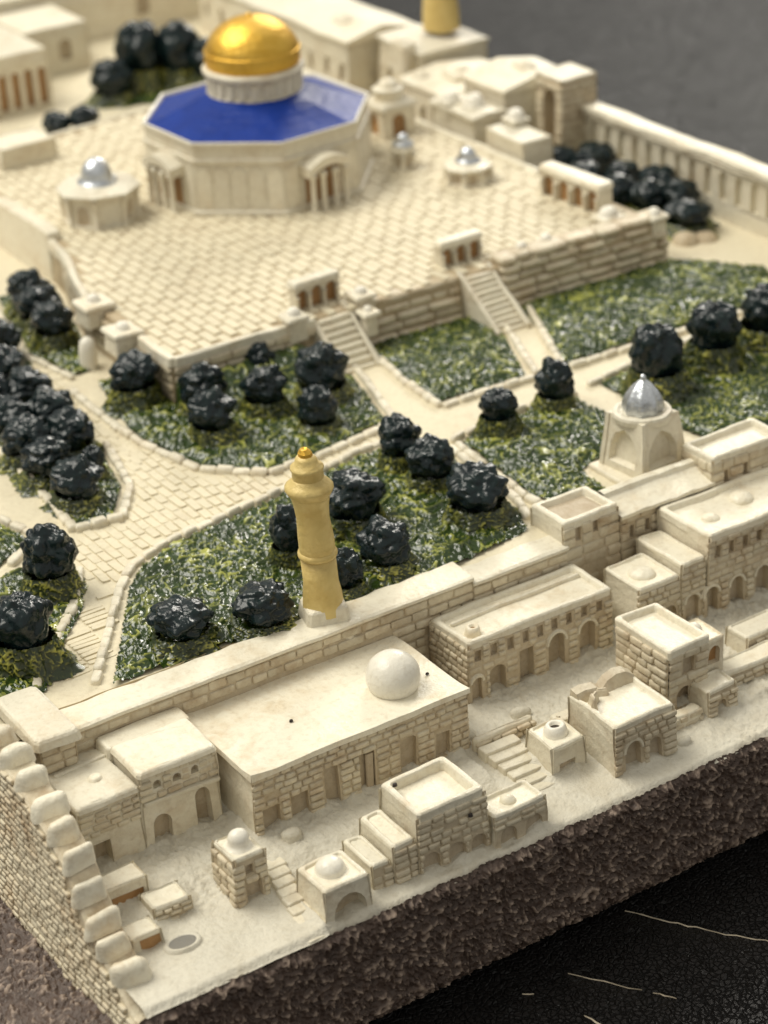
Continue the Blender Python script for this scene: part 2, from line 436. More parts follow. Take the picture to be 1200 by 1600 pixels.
t_mb = MB(); t_mb.add([(-400, -300, LZ), (400, -300, LZ), (400, 600, LZ), (-400, 600, LZ)], [(0, 1, 2, 3)])
table = single("table_surface", t_mb, "leather", (0, 0, LZ), kind="structure", amp=0)
def sliver(pts, w, lab=None):
    mb = MB(); vs = []
    for i, (x, y) in enumerate(pts):
        a, b = pts[max(0, i - 1)], pts[min(len(pts) - 1, i + 1)]; dx, dy = b[0] - a[0], b[1] - a[1]; L = math.hypot(dx, dy)
        ww = w * (.25 + .75 * math.sin(math.pi * (i + .35) / (len(pts) - .3))) * random.uniform(.6, 1.3)
        ww *= .55; nx, ny = -dy / L * ww, dx / L * ww
        vs += [(x - nx, y - ny, LZ + .006), (x, y, LZ + .03), (x + nx, y + ny, LZ + .006)]
    fs = []
    for i in range(len(pts) - 1):
        for k in range(2): fs.append((i * 3 + k, i * 3 + k + 1, i * 3 + k + 4, i * 3 + k + 3))
    mb.add(vs, fs); me = mb.mesh("scratch", "scuff", (0, 0, LZ), 0)
    o = bpy.data.objects.new("scratch", me); COL.objects.link(o); o.parent = table
def wl(a, b, n, j=.06): return [(a[0] + (b[0] - a[0]) * i / n + random.uniform(-j, j), a[1] + (b[1] - a[1]) * i / n + random.uniform(-j, j)) for i in range(n + 1)]
sliver(wl((11.35, -.05), (12.3, -1.6), 9, .03), .035); sliver(wl((12.3, -1.6), (13.4, -3.1), 9, .04), .022); 0
sliver(wl((9.1, -.95), (10.0, -2.3), 6, .03), .02); sliver(wl((10.15, -2.45), (10.4, -2.9), 4, .03), .02)
sliver(wl((8.6, -2.2), (8.75, -2.75), 4, .02), .05); sliver(wl((6.2, -1.2), (6.7, -1.35), 4, .02), .035); sliver(wl((8.0, -.9), (8.2, -1.05), 3, .02), .03)

# the pebbled brown plinth: front face, right run-out, sloping left shoulder
def plinth():
    th = Thing("plinth", (0, 0, LZ), "dark brown pebbled plinth under the miniature walled city", "plinth")
    def peb(a, b, seed):
        v = ridges(a, b, 5.0, seed); d = noise.voronoi(Vector((a * 6.5, b * 6.5, seed)))[0][0]
        return .65 * v + .45 * max(0, 1 - d * 1.35)
    f = MB(); nx, nz = 700, 100; x0, x1 = -.05, 22.0
    for j in range(nz + 1):
        t = j / nz; z = LZ + .02 + (-.02 - LZ) * t
        # rounded lower edge, slight bulge
        off = .55 * max(0, (.22 - t) / .22) ** 2 + .05 * math.sin(t * 3.1)
        top = .10 * sstep(.93, 1, t)
        for i in range(nx + 1):
            x = x0 + (x1 - x0) * i / nx; r = peb(x, z, 1)
            yl = .06 * N3(x * .5, 3.3) + .03 * N3(x * 2.1, 1.3)
            f.v.append((x, -.12 + yl + off + top - .17 * r * (1 - .5 * sstep(.95, 1, t)), z + (.05 * N3(x * 1.3, 8.8) + .02 * N3(x * 5, 2)) * t)); f.rel.append(min(1, r))
    for j in range(nz):
        for i in range(nx): f.f.append((j * (nx + 1) + i, j * (nx + 1) + i + 1, (j + 1) * (nx + 1) + i + 1, (j + 1) * (nx + 1) + i))
    th.part("front_face", f, "plinth_brown", amp=0, smooth=True, kind="stuff")
    def zf(x, y):
        r = peb(x, y, 4); e = sstep(.0, -3.6, x)
        z = -.62 - .16 * (-x) - 1.9 * e * e - .1 * N3(x * .6, y * .6) + .17 * r - 2.0 * sstep(.35, -.12, y + .15 * N3(x, 3)) * 1.0
        return (max(LZ + .01, z), min(1, r))
    s = grid_mesh(-4.4, -.2, .25, 9, .04, zf); th.part("side_slope", s, "plinth_brown", amp=0, smooth=True, kind="stuff")
    b = MB(); b.box(.1, .5, LZ + .005, 32.3, 54, -.08, 0, .05); th.part("core", b, "plinth_brown", amp=0)
plinth()

# street level before the wall
FEET = [(.95, 4.0, 4.1, 6), (4.3, 3.0, 9.6, 6), (10.5, 4.28, 14.5, 6), (14.95, 3.95, 20.6, 6), (6.5, .36, 8.2, 1.85), (8.22, .22, 9.55, 1.0), (5.45, .45, 6.5, 1.75), (4.15, .16, 5.22, 1.22),
        (3.0, 1.56, 3.76, 2.5), (10.5, 1.3, 11.42, 2.3), (11.6, .58, 13.28, 2.25), (13.9, 1.65, 15.55, 3.4), (14.55, 1.05, 17.2, 2.15), (.66, 1.5, 1.36, 2.05), (.7, 2.75, 1.72, 3.35), (1.45, 2.05, 2.28, 2.72)]
def foot(x, y):
    d = min(math.hypot(max(a - x, 0, x - c), max(b - y, 0, y - e)) for a, b, c, e in FEET)
    return .13 * math.exp(-(d / .13) ** 1.2) * (.7 + .9 * N3(x * 2.3, y * 2.3, 7))
def street_z(x, y):
    up = sstep(1.6, 3.0, y) * .30
    if x < 4.1:
        z = .12 + sstep(2.0, 3.2, y) * .26
    elif x < 9.4:
        z = .0 + sstep(1.2, 2.3, y) * .40
    else:
        z = .02 + .11 * y if y < 3.6 else .42
    g = sstep(1.2, 2.6, y) * .5 + .5 * sstep(13, 15, x)
    z += g * (.05 * abs(N3(x * 5.0, y * 5.0, 2)) + .11 * ridges(x * .8 + y * .3, y, 4.4, 8) * max(0, .75 + .9 * N3(x * .9, y * .9, 5))) + .02 * N3(x * 1.2, y * 1.2) + .008 * N3(x * 11, y * 11)
    return z + foot(x, y) - .12 * sstep(.12, -.06, y)
st = grid_mesh(.1, -.06 , 20, 5.9, .042, street_z)
single("street", st, "street", (0, 0, 0), kind="structure", amp=0, smooth=True)

# ================================================================== gardens
GARD = {
 "front": [(3.35, 6.95), (5.5, 10.3), (6.2, 11.0), (7.3, 11.5), (10.3, 11.95), (13.0, 12.5), (14.2, 12.5), (14.9, 11.6), (14.5, 8.1), (14.1, 6.9), (11.9, 6.6), (8.2, 6.8)],
 "platform_corner": [(10.0, 20.6), (9.35, 17.6), (9.35, 16.6), (9.8, 14.5), (10.9, 13.3), (12.2, 13.35), (14.7, 13.75), (15.5, 16.5), (15.75, 18.2), (11.0, 18.3), (10.9, 20.5)],
 "between_stairs": [(16.75, 18.2), (16.55, 16.4), (16.45, 13.85), (19.1, 13.75), (20.2, 16.2), (20.6, 17.9)],
 "right_lawn": [(21.75, 17.6), (20.35, 13.65), (24.5, 13.55), (28.1, 13.4), (28.8, 15.3), (27.0, 17.7)],
 "fountain": [(15.55, 11.6), (16.9, 11.95), (19.25, 11.85), (19.3, 10.4), (18.3, 9.0), (16.9, 8.5), (16.7, 7.2), (15.3, 7.2), (15.2, 8.2)],
 "tall_trees": [(20.3, 12.1), (23.5, 12.45), (28.2, 12.3), (28.2, 8.0), (20.4, 7.3), (20.2, 8.8)],
 "hedge": [(9.0, 24.8), (8.25, 17.2), (7.65, 14.8), (6.8, 13.6), (5.9, 13.75), (6.4, 19.0), (7.5, 25.0)],
 "left_strip": [(4.3, 15.4), (4.75, 13.8), (3.6, 13.1), (2.2, 13.0), (2.2, 15.6)],
 "wall_corner": [(3.4, 12.6), (4.35, 12.6), (4.85, 11.4), (4.3, 10.2), (2.7, 8.5), (2.1, 7.6), (1.4, 7.3), (.6, 7.6), (.6, 12.0)],
 "platform_side": [(10.4, 27.8), (9.4, 23.4), (9.75, 21.5), (10.5, 21.5), (11.0, 23.4), (12.1, 27.8)],
 "far": [(20.9, 41.6), (25.5, 39.6), (26.5, 42.5), (22.5, 44.2)],
 "right_wall": [(28.0, 25.2), (27.9, 20.6), (29.0, 18.4), (30.1, 18.6), (30.2, 25.2)],
}
GLABEL = {
 "front": "embossed green lawn with round bushes just behind the gold minaret wall",
 "platform_corner": "green garden bed below the near corner of the raised platform",
 "between_stairs": "empty shiny green lawn between the two staircases",
 "right_lawn": "empty shiny green lawn under the layered stone wall on the right",
 "fountain": "green lawn beside the silver domed fountain house",
 "tall_trees": "green lawn under the tall dark trees at the right edge",
 "hedge": "narrow green bed under the long double hedge on the left",
 "left_strip": "small patch of grass at the left edge below the double hedge",
 "wall_corner": "green bed with two big trees behind the left wall corner",
 "platform_side": "green strip against the left side wall of the raised platform",
 "far": "blurred far green bed left of the gold dome",
 "right_wall": "dark green bed in front of the arcaded right wall",
}
def mound(x, y, poly):
    d = edge_dist((x, y), poly); return .10 * sstep(0, .45, d)
def rise(x, y):
    a = .62 * sstep(16.6, 18.0, y) * sstep(15.6, 14.6, x) if 11.0 < x < 15.7 and y < 18.4 else 0
    return a
for k, poly in GARD.items():
    xs, ys = [p[0] for p in poly], [p[1] for p in poly]
    fr = {"between_stairs": 4.8, "right_lawn": 4.4}.get(k, 4.3)
    def zf(x, y, poly=poly, fr=fr):
        # strokes are a little longer along one diagonal, as modelled by hand
        a, b = x * .85 + y * .35, -x * .5 + y * .9
        r = ridges(a, b, fr * .85, 1.7); r2 = r * (.75 + .5 * (N3(x * 1.1, y * 1.1, 4) + .3))
        return (TZ + .02 + mound(x, y, poly) + .115 * r + rise(x, y) + .03 * N3(x * .9, y * .9), max(0, min(1, (r * .6 + r2 * .4) * 1.15)))
    far = k in ("far", "right_wall")
    g = grid_mesh(min(xs), min(ys), max(xs), max(ys), .10 if far else .042, zf, lambda x, y, poly=poly: inside((x, y), poly))
    single("grass", g, "grass_paint", (xs[0], ys[0], TZ), GLABEL[k], "grass", kind="stuff", amp=0, smooth=True)

def terrace_z(x, y):
    return TZ + .03 * N3(x * .5, y * .5) + .012 * N3(x * 3, y * 3)
tr = grid_mesh(.3, 6.3, 31.0, 53, .30, terrace_z)
terr = single("terrace", tr, "paving", (0, 0, 0), kind="structure", amp=0, smooth=True)
# paving stones of the plaza and the avenue
PAVE = [[(5.0, 13.0), (5.4, 13.2), (7.0, 13.2), (8.1, 14.8), (8.7, 17.2), (9.0, 20), (9.4, 24), (9.2, 16.6), (9.6, 14.2), (10.8, 12.9), (15.0, 13.4), (15.0, 12.7), (13, 12.8), (10.3, 12.3), (7.2, 11.85), (5.9, 11.3), (5.2, 10.7), (4.9, 11.9)],
        [(9.3, 24), (8.9, 23), (8.3, 17), (7.9, 15), (9.2, 16.2)],
        [(4.3, 10.2), (5.2, 10.6), (3.4, 7.6), (2.6, 8.0)]]
cand = []
for pi, poly in enumerate(PAVE):
    xs, ys = [p[0] for p in poly], [p[1] for p in poly]; bx, by = (.24, .58) if pi < 2 else (.7, .16)
    i = 0; x = min(xs)
    while x < max(xs):
        y = min(ys) - (i % 2) * by * .5 + random.uniform(-.05, .05)
        while y < max(ys):
            l = by * random.uniform(.8, 1.2)
            c = (x + bx / 2, y + l / 2)
            if inside(c, poly) and not any(inside(c, g) and edge_dist(c, g) > .1 for g in GARD.values()): cand.append((c, bx, l))
            y += l
        x += bx; i += 1
cand.sort(key=lambda q: q[0][1])
rest = MB()
for n_, (c, bx, l) in enumerate(cand):
    a = random.uniform(-.05, .05); cc, ss = math.cos(a), math.sin(a)
    args = ((c[0], c[1], terrace_z(*c) - .012 + random.uniform(-.012, .012)), (cc, ss, 0), (0, 0, 1), (-ss, cc, 0), bx - .028, .05, l - .03)
    if n_ < 295: put_block("paving_stone", terr, (0, 0, 0), *args, mat="paving")
    else: block_into(rest, *args)
if rest.v:
    o = bpy.data.objects.new("paving_stones", rest.mesh("paving_stones", "paving", (0, 0, 0), 0, False)); COL.objects.link(o); o.parent = terr; o["kind"] = "stuff"

# kerbs: rows of separate stones
def kerb(pts, label, l=.46, w=.20, h=.15, closed=False):
    th = Thing("kerb", (*pts[0], TZ), label, "kerb")
    seq = pts + ([pts[0]] if closed else [])
    for a, b in zip(seq, seq[1:]):
        L = math.dist(a, b); n = max(1, round(L / l)); ux, uy = (b[0] - a[0]) / L, (b[1] - a[1]) / L
        for i in range(n):
            t = (i + .5) / n * L + random.uniform(-.02, .02); c = (a[0] + ux * t, a[1] + uy * t); an = random.uniform(-.1, .1)
            u = (ux * math.cos(an) - uy * math.sin(an), ux * math.sin(an) + uy * math.cos(an), 0)
            put_block("kerb_stone", th.o, th.loc, (c[0], c[1], TZ + .01), u, (0, 0, 1), (-u[1], u[0], 0), (L / n) * random.uniform(.88, .97), h * random.uniform(.85, 1.25), w * random.uniform(.85, 1.15), "cream")
G = GARD
kerb([(3.05, 7.2), (5.3, 10.4), (6.0, 11.15), (7.2, 11.65), (10.2, 12.1), (12.9, 12.65)], "curved stone kerb between the plaza and the front lawn", .42)
kerb([(14.55, 12.3), (15.1, 11.5), (14.75, 8.2), (14.4, 7.3)], "stone kerb on the right side of the front lawn", .5, .2)
kerb([(1.95, 7.75), (2.5, 8.55), (4.1, 10.3), (4.75, 11.4), (5.0, 11.8)], "stone kerb beside the narrow path at the left wall corner", .42, .24)
kerb([(9.15, 20.6), (9.1, 17.6), (9.15, 16.5), (9.6, 14.4), (10.8, 13.1), (12.2, 13.1), (14.8, 13.5)], "angled stone kerb around the platform corner garden", .5, .22, .17)
kerb([(14.95, 13.8), (15.7, 16.4), (15.9, 17.3)], "stone kerb on the left of the near staircase path", .5)
kerb([(16.65, 17.0), (16.4, 15.6), (16.25, 13.6)], "stone kerb on the right of the near staircase path", .42)
kerb([(16.35, 13.55), (19.2, 13.45)], "stone kerb along the near end of the lawn between staircases", .5)
kerb([(19.35, 13.6), (20.35, 16.1), (20.75, 17.3)], "stone kerb on the left of the far staircase path", .42)
kerb([(21.85, 17.3), (20.15, 13.5)], "stone kerb on the right of the far staircase path", .42)
kerb([(20.3, 13.35), (24.5, 13.25), (28.2, 13.1)], "stone kerb along the near end of the right lawn", .5)
kerb([(15.3, 11.75), (16.9, 12.15), (19.5, 12.05)], "stone kerb along the far side of the fountain lawn", .5)
kerb([(15.3, 11.5), (15.0, 8.2), (15.1, 7.3)], "stone kerb along the left side of the fountain lawn", .5)
kerb([(20.0, 12.2), (23.5, 12.7), (28.2, 12.55)], "stone kerb behind the tall dark trees", .5)
kerb([(8.45, 17.2), (7.85, 14.7), (6.95, 13.4), (5.75, 13.55), (5.95, 15.5), (6.2, 19)], "stone kerb around the rounded end of the double hedge bed", .42, .22)
kerb([(4.55, 15.2), (4.95, 13.8), (3.8, 12.95)], "short stone kerb round the small grass patch at the left edge", .42)
kerb([(9.6, 21.3), (9.2, 23.4), (10.1, 27.6)], "stone kerb along the strip beside the platform side wall", .5)
kerb([(12.9, 12.75), (14.4, 12.75)], "short stone kerb at the tip of the front lawn", .4)

# ================================================================== raised platform
PLAT = [(11.0, 18.1), (15.6, 18.05), (16.9, 18.05), (20.6, 17.9), (21.9, 17.75), (26.9, 17.5), (26.7, 24), (26.6, 37.2), (12.7, 36.4), (12.6, 29.4), (12.2, 26.8), (11.15, 23.4)]
def platform():
    loc = (11.0, 18.1, TZ); th = Thing("raised_platform", loc, None, None, kind="structure")
    mb = MB(); n = len(PLAT); cx, cy = 19, 26
    out = lambda k: [(x + (x - cx) / math.hypot(x - cx, y - cy) * k, y + (y - cy) / math.hypot(x - cx, y - cy) * k) for x, y in PLAT]
    mb.rings([[(x, y, TZ - .2) for x, y in out(.10)], [(x, y, PZ - .06) for x, y in PLAT], [(x, y, PZ) for x, y in out(-.05)]], False, True)
    th.part("body", mb, "paving_joint", amp=.0)
    # running-bond pavers with the long side going back
    bx, by = .31, .80; cand = []; i = 0; x = 11.1
    while x < 26.6:
        y = 17.6 + (i % 2) * by * .5 + random.uniform(-.06, .06)
        while y < 36.4:
            l = by * random.uniform(.9, 1.1); c = (x + bx / 2, y + l / 2)
            if inside(c, PLAT) and edge_dist(c, PLAT) > .2 and math.dist(c, (19.9, 28.5)) > 3.2: cand.append((c, l))
            y += l
        x += bx; i += 1
    fw = (.53, .848)
    cand.sort(key=lambda q: q[0][0] * fw[0] + q[0][1] * fw[1]); rest = MB()
    for k, (c, l) in enumerate(cand):
        args = ((c[0], c[1], PZ - .02 + random.uniform(-.012, .012)), (1, 0, 0), (0, 0, 1), (random.uniform(-.03, .03), 1, 0), bx - .045, .075, l - .055)
        if k < 295: put_block("paving_slab", th.o, loc, *args, mat="paving")
        else: block_into(rest, *args)
    th.part("paving_slabs", rest, "paving", amp=0, kind="stuff")
    # low white edge along the near sides
    for pts in ([(11.0, 18.12), (15.3, 18.05)], [(11.0, 18.1), (11.12, 20.0)], [(11.15, 22.9), (11.2, 23.4), (12.2, 26.8), (12.6, 29.4), (12.7, 36.4)], [(12.7, 36.35), (26.6, 37.1)], [(26.68, 23.2), (26.6, 37.0)]):
        e = MB()
        for a, b in zip(pts, pts[1:]):
            L = math.dist(a, b); ang = math.atan2(b[1] - a[1], b[0] - a[0]); i0 = len(e.v)
            e.box(a[0], a[1] - .10, PZ - .18, a[0] + L, a[1] + .12, PZ + .10, 0, .05, max(3, int(L / .4)))
            e.xf(a[0], a[1], ang, i0)
        th.part("edge_rim", e, "cream_roof", amp=.07)
    # rough wall below the near edge
    f = Face((11.0, 18.02), (15.5, 17.98), TZ, PZ - .1, -.02); course(f, th.o, loc, TZ + .1, PZ - .14, [], .26, .55, .06, "brick")
    f = Face((11.1, 23.4), (10.98, 18.1), TZ, PZ - .1, -.02); course(f, th.o, loc, TZ + .1, PZ - .14, [], .26, .5, .07, "brick", name="brick")
    f = Face((12.15, 26.8), (11.12, 23.4), TZ, PZ - .1, -.02); course(f, th.o, loc, TZ + .1, PZ - .14, [], .3, .6, .04, "brick", name="brick")
platform()

def stairs(name, label, x0, x1, y_top, y_bot, z_top, z_bot, n, cheek=True, skew=0.0, mat="cream"):
    """steps falling toward -y; skew shifts x along the run"""
    th = Thing(name, (x0, y_bot, z_bot), label, "stairs")
    for i in range(n):
        ya, yb = y_top + (y_bot - y_top) * i / n, y_top + (y_bot - y_top) * (i + 1) / n
        z = z_top - (z_top - z_bot) * (i + .35) / n; sx = skew * (i + .5) / n
        mb = MB(); mb.box(x0 + sx, yb - .03, z_bot - .3, x1 + sx, ya + .02, z + random.uniform(-.012, .012), .0, .035, 3)
        th.part("step", mb, mat, amp=.03)
    if cheek:
        for s, xx in ((-1, x0 - .16), (1, x1)):
            mb = MB(); d = .16; ex = .12
            a = [(xx, y_top + .15), (xx + d, y_top + .15)]; b = [(xx + skew, y_bot - ex), (xx + d + skew, y_bot - ex)]
            zt, zb = z_top + .13, z_bot + .12
            vs = []
            for k in range(7):
                t = k / 6; y = y_top + .15 + (y_bot - ex - y_top - .15) * t; z = zt + (zb - zt) * t; sx = skew * t
                vs += [(xx + sx, y, z_bot - .3), (xx + sx, y, z - .04), (xx + .04 + sx, y, z), (xx + d - .04 + sx, y, z), (xx + d + sx, y, z - .04), (xx + d + sx, y, z_bot - .3)]
            fs = [(k * 6 + q, k * 6 + q + 1, k * 6 + q + 7, k * 6 + q + 6) for k in range(6) for q in range(5)]
            fs += [(36, 37, 38, 39, 40, 41), (5, 4, 3, 2, 1, 0)]
            mb.add(vs, fs); th.part("cheek_wall", mb, "cream")
    return th
stairs("staircase", "stone staircase to the platform nearest the gold minaret", 15.40, 16.36, 18.1, 16.85, PZ, TZ, 8, True, .05)
stairs("staircase", "stone staircase to the platform beside the layered stone wall", 20.15, 21.02, 17.95, 16.35, PZ, TZ, 11, True, .0)

# layered stone wall right of the far stair, and the wavy wall between the stairs
def layered(name, p0, p1, z1, label, rows, th_=.55):
    d = Vector((p1[0] - p0[0], p1[1] - p0[1], 0)); L = d.length; u = d.normalized(); n = Vector((u.y, -u.x, 0))
    th = Thing(name, (*p0, TZ), label, "wall")
    for r in range(rows):
        za, zb = TZ + (z1 - TZ) * r / rows, TZ + (z1 - TZ) * (r + 1) / rows
        back = .05 * r; x = 0
        while x < L - .05:
            l = min(random.uniform(.5, 1.25), L - x)
            if L - x - l < .3: l = L - x
            c = Vector((*p0, 0)) + u * (x + l / 2) - n * (th_ * .5 + back)
            put_block("stone", th.o, th.loc, (c.x, c.y, (za + zb) / 2), u, n, (0, 0, 1), l * .985, th_ * .5 + random.uniform(.0, .12), (zb - za) * .93, "brick")
            x += l
    b = MB(); i0 = 0
    b.box(p0[0] + .05, p0[1] + .36, TZ - .1, p0[0] + L - .05, p0[1] + th_ + .35, z1 - .02, .02, .05, 10); b.xf(p0[0], p0[1], math.atan2(d.y, d.x))
    th.part("core", b, "joint_wash")
layered("stone_wall", (21.25, 17.5), (27.0, 17.3), 3.95, "layered stone retaining wall right of the far staircase", 6)
layered("stone_wall", (16.6, 17.9), (19.95, 17.75), 3.72, "wavy layered stone wall between the two staircases", 5, .4)

# ================================================================== the big octagonal shrine
def shrine():
    cx, cy, rot = 19.92, 28.5, R(4); z0, z1 = PZ, 5.95; Re = 3.52
    th = Thing("octagonal_shrine", (cx, cy, z0), "octagonal shrine with blue roof and large gold dome", "shrine")
    def octo(r, z): return [(cx + r * math.cos(rot + R(22.5 + 45 * i)), cy + r * math.sin(rot + R(22.5 + 45 * i)), z) for i in range(8)]
    w = MB(); w.rings([octo(Re + .12, z0 - .1), octo(Re + .12, z0 + .14), octo(Re + .02, z0 + .2), octo(Re, z1 - .62), octo(Re + .07, z1 - .60), octo(Re + .07, z1 - .50), octo(Re, z1 - .47), octo(Re - .01, z1 - .12), octo(Re + .06, z1 - .1), octo(Re + .06, z1 - .02)], False, False)
    wo = th.part("wall", w, "cream", amp=.03)
    e = MB(); e.rings([octo(Re + .05, z1 - .03), octo(Re + .06, z1 + .03), octo(Re + .03, z1 + .05), octo(Re - .04, z1 + .03), octo(Re - .08, z1 - .08)], False, False)
    th.part("eave", e, "white_paint", amp=.03)
    r = MB(); rs = []
    NR = 12
    for k in range(NR + 1):
        t = k / NR; rad = (Re - .03) * (1 - t) + 1.35 * t; z = z1 - .06 + .76 * t ** 1.1
        o8 = octo(rad, z); ring = []
        for i in range(8):
            a, b = o8[i], o8[(i + 1) % 8]
            for q in range(8):
                s = q / 8; p = [a[c] + (b[c] - a[c]) * s for c in range(3)]
                if k > 6:   # blend to the round drum
                    m = (k - 6) / (NR - 6) * .8; an = math.atan2(p[1] - cy, p[0] - cx); p[0] = p[0] * (1 - m) + (cx + rad * math.cos(an)) * m; p[1] = p[1] * (1 - m) + (cy + rad * math.sin(an)) * m
                p[2] += .012 * math.sin(k * 3.1) + .015 * N3(p[0] * 2, p[1] * 2, 6)
                ring.append(tuple(p))
        rs.append(ring)
    r.rings(rs, False, False); th.part("blue_roof", r, "blue_roof", amp=0)
    # shallow pilaster panels on every face
    for i in range(8):
        a, b = octo(Re, 0)[i], octo(Re, 0)[(i + 1) % 8]; fc = Face(b[:2], a[:2], z0, z1, .0)
        if fc.n.dot(Vector((a[0] - cx, a[1] - cy, 0))) < 0: fc = Face(a[:2], b[:2], z0, z1, .0)
        for q in range(5):
            uc = fc.W * (q + .5) / 5; mb = MB()
            pts = [(uc - .22, z0 + .25), (uc + .22, z0 + .25), (uc + .22, z1 - .95), (uc + .12, z1 - .78), (uc, z1 - .74), (uc - .12, z1 - .78), (uc - .22, z1 - .95)]
            nn = len(pts); mb.add([fc.pt(*p, .035) for p in pts] + [fc.pt(*p, -.03) for p in pts], [tuple(range(nn))] + [(j, j + nn, (j + 1) % nn + nn, (j + 1) % nn) for j in range(nn)])
            th.part("panel", mb, "cream", wo, amp=.01)
    # porches on the two faces in view and the far ones
    for fi in (3, 5, 7, 1):
        an = rot + R(45 * fi + 45) ; ang = rot + R({3: 180, 5: 270, 7: 0, 1: 90}[fi]); ap = Re * math.cos(R(22.5))
        ux, uy = -math.sin(ang), math.cos(ang); nx, ny = math.cos(ang), math.sin(ang)
        P = lambda u, o, z: (cx + nx * (ap + o) + ux * u, cy + ny * (ap + o) + uy * u, z)
        pr = MB(); hw = .72
        prof = [(-hw, .0), (-hw, .42), (hw, .42), (hw, .0)]
        # roof slab with arched brow
        vs = []; K = 8
        for i in range(K + 1):
            u = -hw - .06 + (2 * hw + .12) * i / K; br = z1 - .78 + .26 * math.sin(math.pi * i / K)
            vs += [P(u, -.05, br - .32), P(u, .50, br - .34), P(u, .52, br - .06), P(u, -.05, br)]
        fs = []
        for i in range(K):
            for q in range(4): fs.append((i * 4 + q, i * 4 + (q + 1) % 4, (i + 1) * 4 + (q + 1) % 4, (i + 1) * 4 + q))
        fs += [(0, 1, 2, 3), (K * 4 + 3, K * 4 + 2, K * 4 + 1, K * 4)]
        pr.add(vs, fs); po = th.part("porch", pr, "cream", amp=.02)
        bk = MB(); bk.add([P(-hw + .1, .05, z0), P(hw - .1, .05, z0), P(hw - .1, .05, z1 - .95), P(-hw + .1, .05, z1 - .95)], [(0, 1, 2, 3)])
        th.part("porch_door", bk, "brown_wash", po)
        for u in (-.6, -.22, .22, .6):
            c = MB(); c.lathe(*P(u, .40, 0)[:2], [(.13, z0 - .05), (.12, z0 + .1), (.085, z0 + .16), (.08, z1 - 1.25), (.12, z1 - 1.12), (.13, z1 - 1.0)], 10)
            th.part("porch_column", c, "cream", po, smooth=True)
    # drum
    zb = z1 + .68
    d = MB(); d.lathe(cx, cy, [(1.47, zb - .2), (1.47, zb), (1.42, zb + .03), (1.42, zb + .50), (1.50, zb + .54), (1.56, zb + .60), (1.57, zb + .70), (1.50, zb + .76), (1.40, zb + .78)], 48)
    do = th.part("drum", d, "cream", amp=.015)
    for i in range(24):
        a = 2 * math.pi * i / 24; m = MB(); i0 = 0
        m.box(cx + 1.38, cy - .10, zb + .05, cx + 1.475, cy + .10, zb + .48, 0, .03); m.xf(cx, cy, a); th.part("drum_panel", m, "cream", do, amp=0)
    dz = zb + .72
    g = MB(); prof = [(1.36, dz - .04), (1.42, dz + .04), (1.45, dz + .16), (1.46, dz + .30), (1.44, dz + .48), (1.38, dz + .68), (1.27, dz + .88), (1.11, dz + 1.07), (.90, dz + 1.23), (.66, dz + 1.36), (.40, dz + 1.45), (.16, dz + 1.50), (.015, dz + 1.51)]
    n = 56
    rs = []
    for r_, z in prof: rs.append([(cx + r_ * (1 + .006 * math.cos(i * math.pi)) * math.cos(2 * math.pi * i / n), cy + r_ * (1 + .006 * math.cos(i * math.pi)) * math.sin(2 * math.pi * i / n), z) for i in range(n)])
    g.rings(rs); do = th.part("gold_dome", g, "gold_leaf", amp=.012, smooth=True)
    k = MB(); k.lathe(cx, cy, [(1.445, dz + .46), (1.475, dz + .48), (1.475, dz + .51), (1.43, dz + .53)], 48); th.part("dome_band", k, "gold_leaf", do, amp=.012, smooth=True)
    fn = MB(); fn.lathe(cx, cy, [(.10, dz + 1.47), (.10, dz + 1.53), (.03, dz + 1.58)], 10); th.part("finial", fn, "gold_leaf", do, smooth=True)
shrine()

